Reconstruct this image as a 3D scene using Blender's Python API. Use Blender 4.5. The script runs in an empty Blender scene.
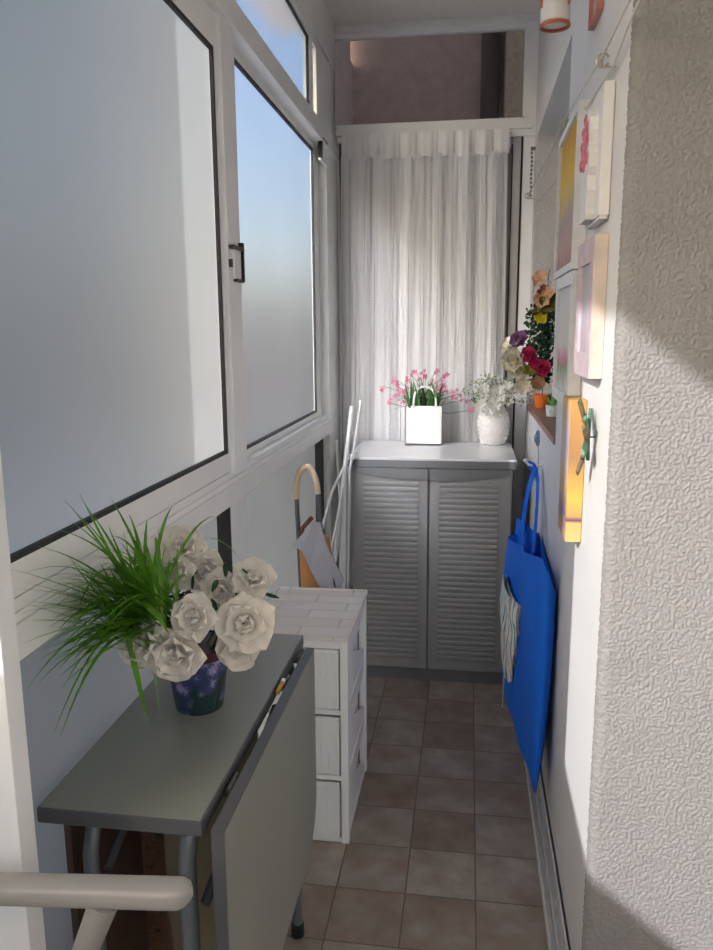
import bpy, bmesh, math, random
from mathutils import Vector, Matrix, noise
random.seed(7)
S = bpy.context.scene
COL = S.collection

# ------------------------------------------------------------------ camera
yaw, pitch, roll, FPX = 0.14498808, 0.18455865, -0.00613413, 770.0
cy, sy, cp, sp = math.cos(yaw), math.sin(yaw), math.cos(pitch), math.sin(pitch)
fw = Vector((-sy*cp, cy*cp, -sp)); rt = Vector((cy, sy, 0)); up = rt.cross(fw)
cr, sr = math.cos(roll), math.sin(roll)
r2 = cr*rt + sr*up; u2 = -sr*rt + cr*up
cam = bpy.data.objects.new('camera', bpy.data.cameras.new('camera')); COL.objects.link(cam)
m = Matrix(((r2.x, u2.x, -fw.x), (r2.y, u2.y, -fw.y), (r2.z, u2.z, -fw.z))).to_4x4()
m.translation = Vector((0, 0, 1.47))
cam.matrix_world = m
cam.data.sensor_fit = 'VERTICAL'; cam.data.sensor_height = 24.0
cam.data.lens = 24.0*FPX/950.0
cam.data.clip_start = 0.02
S.camera = cam

# ------------------------------------------------------------------ world, sun, exposure
SUN_DIR = Vector((1.0, 1.22, -0.80)).normalized()
w = bpy.data.worlds.new('world'); S.world = w; w.use_nodes = True
nt = w.node_tree; nt.nodes.clear()
out = nt.nodes.new('ShaderNodeOutputWorld'); bg = nt.nodes.new('ShaderNodeBackground')
sky = nt.nodes.new('ShaderNodeTexSky'); sky.sky_type = 'NISHITA'; sky.sun_disc = False
sky.sun_elevation = math.asin(-SUN_DIR.z); sky.sun_rotation = math.atan2(-SUN_DIR.x, -SUN_DIR.y)
sky.air_density = 1.0; sky.dust_density = 3.5
bg.inputs['Strength'].default_value = 0.25
nt.links.new(sky.outputs[0], bg.inputs[0]); nt.links.new(bg.outputs[0], out.inputs[0])
sl = bpy.data.lights.new('sun', 'SUN'); sl.energy = 3.1; sl.angle = 0.012; sl.color = (1.0, 0.975, 0.955)
so = bpy.data.objects.new('sun', sl); COL.objects.link(so)
so.rotation_euler = SUN_DIR.to_track_quat('-Z', 'Y').to_euler(); so.location = (-3, -3, 4)
S.view_settings.view_transform = 'Standard'; S.view_settings.look = 'None'
S.view_settings.exposure = 0.60; S.view_settings.gamma = 1.0
try: S.view_settings.use_curve_mapping = False
except Exception: pass

# ------------------------------------------------------------------ materials
def srgb(r, g, b):
    f = lambda c: (c/255/12.92) if c/255 <= 0.04045 else ((c/255+0.055)/1.055)**2.4
    return (f(r), f(g), f(b), 1.0)
def base_mat(name):
    mt = bpy.data.materials.new(name); mt.use_nodes = True
    return mt, mt.node_tree, mt.node_tree.nodes['Principled BSDF']
def coord(nt, scale=None, kind='Object'):
    tc = nt.nodes.new('ShaderNodeTexCoord')
    if scale is None: return tc.outputs[kind]
    mp = nt.nodes.new('ShaderNodeMapping'); mp.inputs['Scale'].default_value = scale
    nt.links.new(tc.outputs[kind], mp.inputs[0]); return mp.outputs[0]
def ramp(nt, src, stops):
    r = nt.nodes.new('ShaderNodeValToRGB'); nt.links.new(src, r.inputs[0])
    e = r.color_ramp.elements
    while len(e) < len(stops): e.new(0.5)
    for k, (p, c) in enumerate(stops): e[k].position = p; e[k].color = c
    return r.outputs[0]
def add_bump(nt, b, h, strength, dist):
    bp = nt.nodes.new('ShaderNodeBump'); bp.inputs['Strength'].default_value = strength
    bp.inputs['Distance'].default_value = dist
    nt.links.new(h, bp.inputs['Height']); nt.links.new(bp.outputs[0], b.inputs['Normal'])
def M(name, c, rough=0.5, metal=0.0, var=0.06, vs=8.0, bump=0.0, bs=200.0, bd=0.002, spec=0.5, sheen=0.0, trans=0.0):
    mt, nt, b = base_mat(name)
    b.inputs['Roughness'].default_value = rough; b.inputs['Metallic'].default_value = metal
    b.inputs['Specular IOR Level'].default_value = spec
    nz = nt.nodes.new('ShaderNodeTexNoise'); nz.inputs['Scale'].default_value = vs; nz.inputs['Detail'].default_value = 3
    nt.links.new(coord(nt), nz.inputs['Vector'])
    lo = tuple(max(0, v*(1-var)) for v in c[:3])+(1,); hi = tuple(min(1, v*(1+var)) for v in c[:3])+(1,)
    cc = ramp(nt, nz.outputs[0], [(0.3, lo), (0.7, hi)])
    nt.links.new(cc, b.inputs['Base Color'])
    if bump:
        n2 = nt.nodes.new('ShaderNodeTexNoise'); n2.inputs['Scale'].default_value = bs; n2.inputs['Detail'].default_value = 2
        nt.links.new(coord(nt), n2.inputs['Vector']); add_bump(nt, b, n2.outputs[0], bump, bd)
    if trans:
        o = [n for n in nt.nodes if n.type == 'OUTPUT_MATERIAL'][0]
        t = nt.nodes.new('ShaderNodeBsdfTranslucent'); nt.links.new(cc, t.inputs[0])
        mx = nt.nodes.new('ShaderNodeMixShader'); mx.inputs[0].default_value = trans
        nt.links.new(b.outputs[0], mx.inputs[1]); nt.links.new(t.outputs[0], mx.inputs[2])
        nt.links.new(mx.outputs[0], o.inputs[0])
    return mt

WHITE_PAINT = M('painted_plaster', (0.66, 0.66, 0.67, 1), 0.75, var=0.03, vs=5, bump=0.25, bs=130, bd=0.003)
CEIL = M('ceiling_paint', (0.88, 0.85, 0.82, 1), 0.8, var=0.02, vs=3, bump=0.1, bs=60)
FRAME = M('white_lacquered_aluminium', (0.90, 0.91, 0.91, 1), 0.38, var=0.03, vs=6)
FRAME_G = M('greyed_aluminium', (0.52, 0.52, 0.51, 1), 0.4, var=0.05, vs=20)
GASKET = M('black_rubber', (0.02, 0.02, 0.022, 1), 0.6)
BLACK = M('black_plastic', (0.015, 0.015, 0.015, 1), 0.4)
ALU = M('aluminium_track', (0.62, 0.62, 0.61, 1), 0.4, metal=0.0, var=0.10, vs=30)

def coarse_mat(name, c):
    mt, nt, b = base_mat(name); b.inputs['Roughness'].default_value = 0.85; b.inputs['Base Color'].default_value = c
    v = nt.nodes.new('ShaderNodeTexNoise'); v.inputs['Scale'].default_value = 75; v.inputs['Detail'].default_value = 3
    v.inputs['Distortion'].default_value = 1.2
    nt.links.new(coord(nt), v.inputs['Vector'])
    rr = ramp(nt, v.outputs[0], [(0.38, (0, 0, 0, 1)), (0.62, (1, 1, 1, 1))])
    add_bump(nt, b, rr, 0.7, 0.004); return mt
COARSE = coarse_mat('rough_plaster', (0.70, 0.67, 0.65, 1))
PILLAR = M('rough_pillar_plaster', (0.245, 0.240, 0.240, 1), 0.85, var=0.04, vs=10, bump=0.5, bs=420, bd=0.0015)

def frosted(name, tint, fwd, refl=0.9, rough=0.5, trans=0.8, ior=1.25):
    """etched inner face: part diffuse transmission, part forward scattered, faint sheen"""
    mt = bpy.data.materials.new(name); mt.use_nodes = True; nt = mt.node_tree; nt.nodes.clear()
    o = nt.nodes.new('ShaderNodeOutputMaterial')
    nz = nt.nodes.new('ShaderNodeTexNoise'); nz.inputs['Scale'].default_value = 1.6; nz.inputs['Detail'].default_value = 2
    nt.links.new(coord(nt), nz.inputs['Vector'])
    lo = tuple(v*0.93 for v in tint)+(1,)
    cc = ramp(nt, nz.outputs[0], [(0.35, lo), (0.65, tuple(tint)+(1,))])
    tr = nt.nodes.new('ShaderNodeBsdfTranslucent'); nt.links.new(cc, tr.inputs[0])
    rf = nt.nodes.new('ShaderNodeBsdfRefraction'); rf.inputs['Roughness'].default_value = rough; rf.inputs['IOR'].default_value = ior; nt.links.new(cc, rf.inputs[0])
    m0 = nt.nodes.new('ShaderNodeMixShader'); m0.inputs[0].default_value = fwd
    nt.links.new(tr.outputs[0], m0.inputs[1]); nt.links.new(rf.outputs[0], m0.inputs[2])
    df = nt.nodes.new('ShaderNodeBsdfDiffuse'); df.inputs[0].default_value = (0.42, 0.43, 0.44, 1)
    gl = nt.nodes.new('ShaderNodeBsdfGlossy'); gl.inputs['Roughness'].default_value = 0.28; gl.inputs[0].default_value = (0.9, 0.92, 0.95, 1)
    m1 = nt.nodes.new('ShaderNodeMixShader'); m1.inputs[0].default_value = 1-trans
    nt.links.new(m0.outputs[0], m1.inputs[1]); nt.links.new(df.outputs[0], m1.inputs[2])
    fr = nt.nodes.new('ShaderNodeFresnel'); fr.inputs[0].default_value = 1.5
    ml = nt.nodes.new('ShaderNodeMath'); ml.operation = 'MULTIPLY_ADD'; ml.inputs[1].default_value = refl; ml.inputs[2].default_value = 0.0
    nt.links.new(fr.outputs[0], ml.inputs[0])
    m2 = nt.nodes.new('ShaderNodeMixShader'); nt.links.new(ml.outputs[0], m2.inputs[0])
    nt.links.new(m1.outputs[0], m2.inputs[1]); nt.links.new(gl.outputs[0], m2.inputs[2])
    nt.links.new(m2.outputs[0], o.inputs[0]); return mt
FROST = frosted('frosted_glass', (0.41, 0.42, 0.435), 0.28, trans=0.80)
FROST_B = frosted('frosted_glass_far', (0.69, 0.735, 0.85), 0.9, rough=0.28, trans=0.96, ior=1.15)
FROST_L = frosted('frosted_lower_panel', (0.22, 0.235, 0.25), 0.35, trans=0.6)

def clear_glass():
    mt = bpy.data.materials.new('clear_glass'); mt.use_nodes = True; nt = mt.node_tree; nt.nodes.clear()
    o = nt.nodes.new('ShaderNodeOutputMaterial'); t = nt.nodes.new('ShaderNodeBsdfTransparent'); t.inputs[0].default_value = (0.9, 0.9, 0.9, 1)
    g = nt.nodes.new('ShaderNodeBsdfGlossy'); g.inputs['Roughness'].default_value = 0.03
    fr = nt.nodes.new('ShaderNodeFresnel'); fr.inputs[0].default_value = 1.45
    mx = nt.nodes.new('ShaderNodeMixShader'); nt.links.new(fr.outputs[0], mx.inputs[0])
    nt.links.new(t.outputs[0], mx.inputs[1]); nt.links.new(g.outputs[0], mx.inputs[2]); nt.links.new(mx.outputs[0], o.inputs[0])
    return mt
GLASS = clear_glass()

def clear_side():
    mt = bpy.data.materials.new('clear_glass_side'); mt.use_nodes = True; nt = mt.node_tree; nt.nodes.clear()
    o = nt.nodes.new('ShaderNodeOutputMaterial'); t = nt.nodes.new('ShaderNodeBsdfTransparent'); t.inputs[0].default_value = (0.95, 0.97, 0.96, 1)
    nt.links.new(t.outputs[0], o.inputs[0]); return mt
CLEAR = clear_side()
def pane(a, b, n, mat, parent):
    """glass sheet with its etched side facing n, the other faces clear"""
    o = G().box(a, b).done('pane', mat, parent, smooth=False)
    o.data.materials.append(CLEAR)
    for p in o.data.polygons: p.material_index = 0 if p.normal.dot(Vector(n)) > 0.9 else 1
    return o
def tile_mat():
    mt, nt, b = base_mat('floor_tiles'); b.inputs['Roughness'].default_value = 0.38
    L = nt.links
    tc = coord(nt)
    mp = nt.nodes.new('ShaderNodeMapping'); mp.inputs['Location'].default_value = (-0.045+0.185*20, -1.806+0.185*30, 0)
    L.new(tc, mp.inputs[0])
    br = nt.nodes.new('ShaderNodeTexBrick'); br.offset = 0.0; br.squash = 1.0
    br.inputs['Scale'].default_value = 1.0; br.inputs['Brick Width'].default_value = 0.185; br.inputs['Row Height'].default_value = 0.185
    br.inputs['Mortar Size'].default_value = 0.0022; br.inputs['Mortar Smooth'].default_value = 0.3
    br.inputs['Color1'].default_value = (0, 0, 0, 1); br.inputs['Color2'].default_value = (1, 1, 1, 1)
    br.inputs['Mortar'].default_value = (0.5, 0.5, 0.5, 1)
    L.new(mp.outputs[0], br.inputs[0])
    # one tone per tile
    sn = nt.nodes.new('ShaderNodeVectorMath'); sn.operation = 'SNAP'; sn.inputs[1].default_value = (0.185, 0.185, 10)
    L.new(mp.outputs[0], sn.inputs[0])
    wn = nt.nodes.new('ShaderNodeTexWhiteNoise'); L.new(sn.outputs[0], wn.inputs[0])
    nz = nt.nodes.new('ShaderNodeTexNoise'); nz.inputs['Scale'].default_value = 9; nz.inputs['Detail'].default_value = 5; nz.inputs['Roughness'].default_value = 0.6
    ad = nt.nodes.new('ShaderNodeVectorMath'); ad.operation = 'ADD'; sc_ = nt.nodes.new('ShaderNodeVectorMath'); sc_.operation = 'SCALE'; sc_.inputs['Scale'].default_value = 7
    L.new(wn.outputs['Color'], sc_.inputs[0]); L.new(tc, ad.inputs[0]); L.new(sc_.outputs[0], ad.inputs[1]); L.new(ad.outputs[0], nz.inputs['Vector'])
    a = nt.nodes.new('ShaderNodeMath'); a.operation = 'MULTIPLY_ADD'; a.inputs[1].default_value = 0.4; L.new(wn.outputs['Value'], a.inputs[0])
    s2 = nt.nodes.new('ShaderNodeMath'); s2.operation = 'MULTIPLY_ADD'; s2.inputs[1].default_value = 1.3; s2.inputs[2].default_value = -0.33; L.new(nz.outputs[0], s2.inputs[0]); L.new(s2.outputs[0], a.inputs[2])
    cc = ramp(nt, a.outputs[0], [(0.15, srgb(118, 101, 89)), (0.42, srgb(140, 122, 109)), (0.6, srgb(146, 135, 124)), (0.9, srgb(170, 158, 148))])
    mx = nt.nodes.new('ShaderNodeMix'); mx.data_type = 'RGBA'
    L.new(br.outputs['Fac'], mx.inputs[0]); L.new(cc, mx.inputs[6]); mx.inputs[7].default_value = srgb(98, 88, 80)
    L.new(mx.outputs[2], b.inputs['Base Color'])
    inv = nt.nodes.new('ShaderNodeMath'); inv.operation = 'SUBTRACT'; inv.inputs[0].default_value = 1; L.new(br.outputs['Fac'], inv.inputs[1])
    add_bump(nt, b, inv.outputs[0], 0.5, 0.002)
    return mt
TILE = tile_mat()

# ------------------------------------------------------------------ mesh helpers
class G:
    def __init__(s): s.bm = bmesh.new()
    def box(s, a, b, rot=None, piv=None, bev=0.0):
        r = bmesh.ops.create_cube(s.bm, size=1.0)['verts']
        c = (Vector(a)+Vector(b))/2; d = Vector(b)-Vector(a)
        for v in r: v.co = Vector((v.co.x*abs(d.x), v.co.y*abs(d.y), v.co.z*abs(d.z))) + c
        if bev:
            es = list({e for v in r for e in v.link_edges})
            rr = bmesh.ops.bevel(s.bm, geom=es, offset=bev, segments=2, profile=0.7, affect='EDGES')
            r = list({v for f in rr['faces'] for v in f.verts} | {v for v in r if v.is_valid})
            if rot is not None:
                # collect whole island
                seen = set(r); st = list(r)
                while st:
                    v = st.pop()
                    for e in v.link_edges:
                        o = e.other_vert(v)
                        if o not in seen: seen.add(o); st.append(o)
                r = list(seen)
        if rot is not None:
            p = Vector(piv) if piv is not None else c
            for v in r: v.co = rot @ (v.co-p) + p
        return s
    def tube(s, pts, r, seg=8, closed=False, caps=True):
        pts = [Vector(p) for p in pts]; n = len(pts)
        rad = r if isinstance(r, (list, tuple)) else [r]*n
        rings = []; prev = None
        for i, p in enumerate(pts):
            if closed: t = (pts[(i+1) % n]-pts[i-1])
            else: t = pts[min(i+1, n-1)]-pts[max(i-1, 0)]
            t = t.normalized() if t.length > 1e-9 else Vector((0, 0, 1))
            if prev is None:
                a = Vector((0, 0, 1)) if abs(t.z) < 0.9 else Vector((1, 0, 0))
                n1 = t.cross(a).normalized()
            else:
                n1 = (prev - t*prev.dot(t))
                n1 = n1.normalized() if n1.length > 1e-6 else t.orthogonal().normalized()
            prev = n1; n2 = t.cross(n1)
            rings.append([s.bm.verts.new(p + rad[i]*(math.cos(2*math.pi*k/seg)*n1+math.sin(2*math.pi*k/seg)*n2)) for k in range(seg)])
        rng = range(n) if closed else range(n-1)
        for i in rng:
            A, B = rings[i], rings[(i+1) % n]
            for k in range(seg):
                s.bm.faces.new((A[k], A[(k+1) % seg], B[(k+1) % seg], B[k]))
        if caps and not closed:
            s.bm.faces.new(rings[0][::-1]); s.bm.faces.new(rings[-1])
        return s
    def lathe(s, prof, c, seg=32, fn=None, cap=True):
        rings = []
        for (r, z) in prof:
            ring = []
            for k in range(seg):
                a = 2*math.pi*k/seg
                rr = r if fn is None else fn(r, z, a)
                ring.append(s.bm.verts.new((c[0]+rr*math.cos(a), c[1]+rr*math.sin(a), c[2]+z)))
            rings.append(ring)
        for A, B in zip(rings, rings[1:]):
            for k in range(seg): s.bm.faces.new((A[k], A[(k+1) % seg], B[(k+1) % seg], B[k]))
        if cap and prof[0][0] > 1e-5: s.bm.faces.new(rings[0][::-1])
        if cap and prof[-1][0] > 1e-5: s.bm.faces.new(rings[-1])
        return s
    def prism(s, poly, d):
        """poly: list of 3D points (planar), extruded along d"""
        d = Vector(d)
        A = [s.bm.verts.new(Vector(p)) for p in poly]; B = [s.bm.verts.new(Vector(p)+d) for p in poly]
        n = len(A)
        s.bm.faces.new(A); s.bm.faces.new(B[::-1])
        for k in range(n): s.bm.faces.new((A[k], B[k], B[(k+1) % n], A[(k+1) % n]))
        return s
    def grid(s, fn, nu, nv):
        V = [[s.bm.verts.new(fn(i/nu, j/nv)) for j in range(nv+1)] for i in range(nu+1)]
        for i in range(nu):
            for j in range(nv): s.bm.faces.new((V[i][j], V[i+1][j], V[i+1][j+1], V[i][j+1]))
        return s
    def ball(s, c, r, sq=(1, 1, 1), sub=2):
        vs = bmesh.ops.create_icosphere(s.bm, subdivisions=sub, radius=r)['verts']
        for v in vs: v.co = Vector((v.co.x*sq[0], v.co.y*sq[1], v.co.z*sq[2])) + Vector(c)
        return s
    def blade(s, root, tip, sag, w, n=8, side=None):
        root = Vector(root); tip = Vector(tip)
        mid = (root+tip)/2 + Vector((0, 0, sag))
        d = (tip-root)
        sd = side if side is not None else d.cross(Vector((0, 0, 1)))
        sd = Vector(sd); sd = sd.normalized() if sd.length > 1e-6 else Vector((1, 0, 0))
        rows = []
        for i in range(n+1):
            t = i/n
            p = root*(1-t)**2 + 2*mid*t*(1-t) + tip*t*t
            ww = w*(0.55+1.3*t*(1-t)) * (1-t**3) + 0.0003
            crease = Vector((0, 0, -ww*0.35))
            rows.append((s.bm.verts.new(p-sd*ww), s.bm.verts.new(p+crease), s.bm.verts.new(p+sd*ww)))
        for A, B in zip(rows, rows[1:]):
            s.bm.faces.new((A[0], A[1], B[1], B[0])); s.bm.faces.new((A[1], A[2], B[2], B[1]))
        return s
    def petal(s, base, d, n, L, W, cup=0.3, nu=5, nv=4, curl=0.0):
        """petal from base along d, facing n"""
        base = Vector(base); d = Vector(d).normalized(); n = Vector(n); n = (n-d*n.dot(d)).normalized(); sd = d.cross(n)
        def f(u, v):
            t = 1-(1-u)**1.5; x = (v-0.5)*2
            ww = W*(max(0.0, 1-((t-0.55)/0.455)**2.6)**0.45 if t > 0.55 else (0.30+0.70*math.sin(math.pi/2*t/0.55)))
            return base + d*(L*t*(1-0.12*x*x*t)) + sd*(x*ww*0.5) + n*(L*cup*(t*t) + abs(x)**2*W*0.22 - curl*L*max(0, t-0.6)**2*3)
        return s.grid(f, nu, nv)
    def done(s, name, mat, parent=None, smooth=True, origin=None, recalc=True):
        if recalc: bmesh.ops.recalc_face_normals(s.bm, faces=s.bm.faces[:])
        off = Vector((0, 0, 0))
        if parent is not None: off = WL[parent.name]
        elif origin is not None: off = Vector(origin)
        else:
            xs = [v.co for v in s.bm.verts]
            off = Vector(((min(c.x for c in xs)+max(c.x for c in xs))/2, (min(c.y for c in xs)+max(c.y for c in xs))/2, min(c.z for c in xs)))
        for v in s.bm.verts: v.co -= off
        me = bpy.data.meshes.new(name); s.bm.to_mesh(me); s.bm.free()
        me.materials.append(mat)
        if smooth:
            for p in me.polygons: p.use_smooth = True
            try: me.set_sharp_from_angle(angle=math.radians(38))
            except Exception: pass
        o = bpy.data.objects.new(name, me); COL.objects.link(o)
        if parent is not None:
            o.parent = parent; WL[o.name] = off.copy()
        else:
            o.location = off; WL[o.name] = off.copy()
        return o
WL = {}
def tag(o, label=None, cat=None, group=None, kind=None):
    if label: o['label'] = label
    if cat: o['category'] = cat
    if group: o['group'] = group
    if kind: o['kind'] = kind
    return o
def thing(name, loc, label=None, cat=None, group=None, kind=None):
    o = bpy.data.objects.new(name, None); COL.objects.link(o); o.location = loc
    o.empty_display_size = 0.05; WL[o.name] = Vector(loc)
    return tag(o, label, cat, group, kind)
def struct(o, label=None): o['kind'] = 'structure'; return o
def Rz(a): return Matrix.Rotation(a, 3, 'Z')
def Rx(a): return Matrix.Rotation(a, 3, 'X')
def Ry(a): return Matrix.Rotation(a, 3, 'Y')

XR, XL, YE, ZC = 0.265, -0.62, 3.64, 2.79
XO, YP = -1.25, 0.87          # wider part of the balcony behind the post
YB = -1.5                      # back wall behind the camera

# ================================================================== STRUCTURE
struct(G().box((XO-0.1, YB-0.1, -0.08), (1.35, YE+0.12, 0)).done('floor', TILE, smooth=False, origin=(0, 0, 0)))
struct(G().box((XO-0.06, YB-0.1, ZC), (1.35, YE+0.05, ZC+0.15)).done('ceiling', CEIL, smooth=False))

# right wall with niche
NY0, NY1, NZ0, NZ1 = 2.395, 3.52, 1.125, 2.28
g = G()
g.box((XR, 1.475, 0), (XR+0.30, NY0, ZC)); g.box((XR, NY0, 0), (XR+0.30, NY1, NZ0)); g.box((XR, NY0, NZ1), (XR+0.30, NY1, ZC))
g.box((XR, NY1, 0), (XR+0.30, YE+0.12, ZC)); g.box((XR+0.2, NY0, NZ0), (XR+0.30, NY1, NZ1))
wr = struct(g.done('wall_right', WHITE_PAINT, smooth=False))
# textured far reveal of the niche
def rough_h(p, a):
    v = noise.noise(p*195) * 0.6 + noise.noise(p*340+Vector((3, 1, 7)))*0.3
    v = max(0.0, min(1.0, (v+0.22)/0.42)); v = v*v*(3-2*v)
    return a*v
def rough_face(name, P, N, a, nu, nv, mat):
    """P(u,v) on the surface, N outward normal function"""
    return G().grid(lambda u, v: (lambda p: p + N(u, v)*rough_h(p, a))(P(u, v)), nu, nv).done(name, mat)
struct(rough_face('wall_niche', lambda u, v: Vector((XR+0.001+0.2*u, NY1-0.0005, NZ0+(NZ1-NZ0)*v)), lambda u, v: Vector((0, -1, 0)), 0.0025, 36, 200, COARSE))
# pillar face turned to the camera, rounded corner, real relief
g = G()
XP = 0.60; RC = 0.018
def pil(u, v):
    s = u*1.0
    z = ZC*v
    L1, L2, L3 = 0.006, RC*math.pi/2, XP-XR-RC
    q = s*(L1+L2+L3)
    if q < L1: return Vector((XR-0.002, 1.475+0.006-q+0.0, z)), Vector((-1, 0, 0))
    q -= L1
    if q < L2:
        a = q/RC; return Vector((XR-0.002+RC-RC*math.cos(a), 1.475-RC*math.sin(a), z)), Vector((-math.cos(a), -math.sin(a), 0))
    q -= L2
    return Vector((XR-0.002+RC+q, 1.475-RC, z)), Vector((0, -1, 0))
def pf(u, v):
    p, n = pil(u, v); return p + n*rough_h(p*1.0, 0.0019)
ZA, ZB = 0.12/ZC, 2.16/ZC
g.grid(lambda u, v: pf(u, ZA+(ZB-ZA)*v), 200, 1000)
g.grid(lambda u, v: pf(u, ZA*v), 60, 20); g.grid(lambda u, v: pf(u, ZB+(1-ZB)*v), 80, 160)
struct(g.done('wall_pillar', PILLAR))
struct(G().box((XP-0.01, 1.455, 0), (1.35, 1.6, ZC)).box((XR+0.02, 1.474, 0), (XP, 1.6, ZC)).done('wall_front', WHITE_PAINT, smooth=False))
struct(G().box((1.25, YB, 0), (1.35, 1.6, ZC)).done('wall_side', WHITE_PAINT, smooth=False))
struct(G().box((XO-0.06, YB-0.1, 0), (1.35, YB, 0.95)).box((XO-0.06, YB-0.1, 0.95), (-0.10, YB, ZC)).done('wall_back', WHITE_PAINT, smooth=False))  # unseen; right part left open, added to let sky light in from behind
g = G(); g.box((-0.10, YB-0.07, 0.95), (1.30, YB-0.01, 1.0)); g.box((-0.10, YB-0.07, 2.72), (1.30, YB-0.01, ZC))
for x in (-0.10, 0.55, 1.24): g.box((x, YB-0.068, 1.0), (x+0.06, YB-0.012, 2.72))
struct(g.done('trim_7', FRAME, smooth=False))
# far end: masonry stubs around the end window
# sill tiles of the niche
def sill_mat():
    mt, nt, b = base_mat('sill_tiles'); b.inputs['Roughness'].default_value = 0.45
    wv = nt.nodes.new('ShaderNodeTexWave'); wv.wave_type = 'BANDS'; wv.bands_direction = 'Y'; wv.inputs['Scale'].default_value = 6
    wv.inputs['Distortion'].default_value = 1.0; nt.links.new(coord(nt), wv.inputs[0])
    cc = ramp(nt, wv.outputs[1], [(0.0, srgb(120, 80, 68)), (0.2, srgb(146, 104, 90)), (1, srgb(158, 116, 100))])
    nt.links.new(cc, b.inputs['Base Color']); return mt
SILL = sill_mat()
struct(G().box((XR-0.006, NY0, NZ0), (XR+0.2, NY1, NZ0+0.022), bev=0.002).done('trim_1', SILL, smooth=False))
# small blind window inside niche
g = G(); g.box((XR+0.17, NY0, NZ0+0.022), (XR+0.2, NY1, NZ0+0.08)); g.box((XR+0.17, NY0, NZ1-0.06), (XR+0.2, NY1, NZ1)); g.box((XR+0.17, NY0, NZ0), (XR+0.2, NY0+0.06, NZ1)); g.box((XR+0.17, NY1-0.06, NZ0), (XR+0.2, NY1-0.003, NZ1)); g.box((XR+0.17, 2.93, NZ0), (XR+0.2, 2.99, NZ1))
wn = struct(thing('window_5', (XR+0.185, 2.96, NZ0)))
g.done('window_frame', FRAME, wn, smooth=False)
pane((XR+0.180, NY0+0.03, NZ0+0.04), (XR+0.186, NY1-0.03, NZ1-0.03), (-1, 0, 0), FROST_L, wn)

# floor track along the right wall (sliding rail profile)
g = G()
g.box((XR-0.048, 0.9, 0), (XR-0.001, YE-0.02, 0.008))
for x, h in ((XR-0.047, 0.032), (XR-0.027, 0.022), (XR-0.010, 0.045)):
    g.box((x-0.0015, 0.9, 0.004), (x+0.003, YE-0.02, h), bev=0.0008)
struct(g.done('baseboard_right', ALU, smooth=False))

# ---- left side glazing
# pillar/post where the balcony narrows
struct(G().box((XO-0.05, YP-0.022, 0), (XL-0.03, YP, ZC)).box((XL-0.03, YP-0.025, 0), (XL+0.04, YP+0.012, ZC), bev=0.002).done('trim_2', FRAME, smooth=False))
# main horizontals of the left side
g = G()
g.box((XL-0.075, YP, 0.0), (XL-0.03, YE, 0.05))                       # bottom channel
g.box((XL-0.07, YP, 1.023), (XL+0.012, YE, 1.075), bev=0.002)         # sill beam
g.box((XL-0.07, YP, 1.075), (XL+0.006, YE, 1.088), bev=0.001)
g.box((XL-0.075, YP, 1.085), (XL-0.000, YE, 1.106))
g.box((XL-0.07, YP, 2.245), (XL+0.012, YE, 2.30), bev=0.002)          # head beam
g.box((XL-0.07, YP, 2.30), (XL+0.002, YE, 2.312))
g.box((XL-0.07, YP, 2.222), (XL+0.020, YE, 2.236), bev=0.001)
g.box((XL-0.06, YP, 2.61), (XL+0.005, YE, ZC), bev=0.002)
g.box((XL-0.06, YP, 2.57), (XL-0.005, YE, 2.60))
struct(g.done('trim_3', FRAME, smooth=False))
g = G()
for y0, y1 in ((YP, YP+0.03), (1.955, 2.10), (3.31, 3.36)): g.box((XL-0.055, y0, 0.05), (XL-0.008, y1, 1.023), bev=0.0015)
for y0, y1 in ((YP, YP+0.08), (3.11, 3.17), (3.24, YE)): g.box((XL-0.05, y0, 2.312), (XL-0.004, y1, 2.60), bev=0.0015)
g.box((XL-0.05, 3.362, 0.05), (XL+0.0095, YE-0.001, 2.299), bev=0.002)
g.box((XL-0.06, YE-0.10, 0.0), (XL-0.002, YE+0.02, ZC), bev=0.002)
struct(g.done('trim_4', FRAME, smooth=False))
# lower frosted panels
for k, (y0, y1) in enumerate(((YP+0.03, 1.957), (2.10, 3.31))):
    wq = struct(thing('window_%d' % (6+k), (XL-0.02, (y0+y1)/2, 0.05)))
    pane((XL-0.054, y0-0.01, 0.04), (XL-0.048, y1+0.01, 1.03), (1, 0, 0), FROST_L, wq)
    g = G(); g.box((XL-0.048, y1-0.006, 0.05), (XL-0.010, y1, 1.023)); g.box((XL-0.048, y0, 0.05), (XL-0.040, y1, 0.056)); g.box((XL-0.048, y0, 0.05), (XL-0.042, y0+0.005, 1.023)); g.done('gasket', GASKET, wq, smooth=False)
# transom of the left side
wq = struct(thing('window_8', (XL-0.02, 2.0, 2.31)))
pane((XL-0.024, YP+0.07, 2.31), (XL-0.018, 3.12, 2.60), (1, 0, 0), FROST_B, wq)
g = G(); g.box((XL-0.018, YP+0.08, 2.312), (XL-0.006, 3.11, 2.322)); g.box((XL-0.018, 3.103, 2.312), (XL-0.008, 3.11, 2.572)); g.box((XL-0.018, YP+0.08, 2.565), (XL-0.008, 3.11, 2.571)); g.done('gasket', GASKET, wq, smooth=False)

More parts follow.
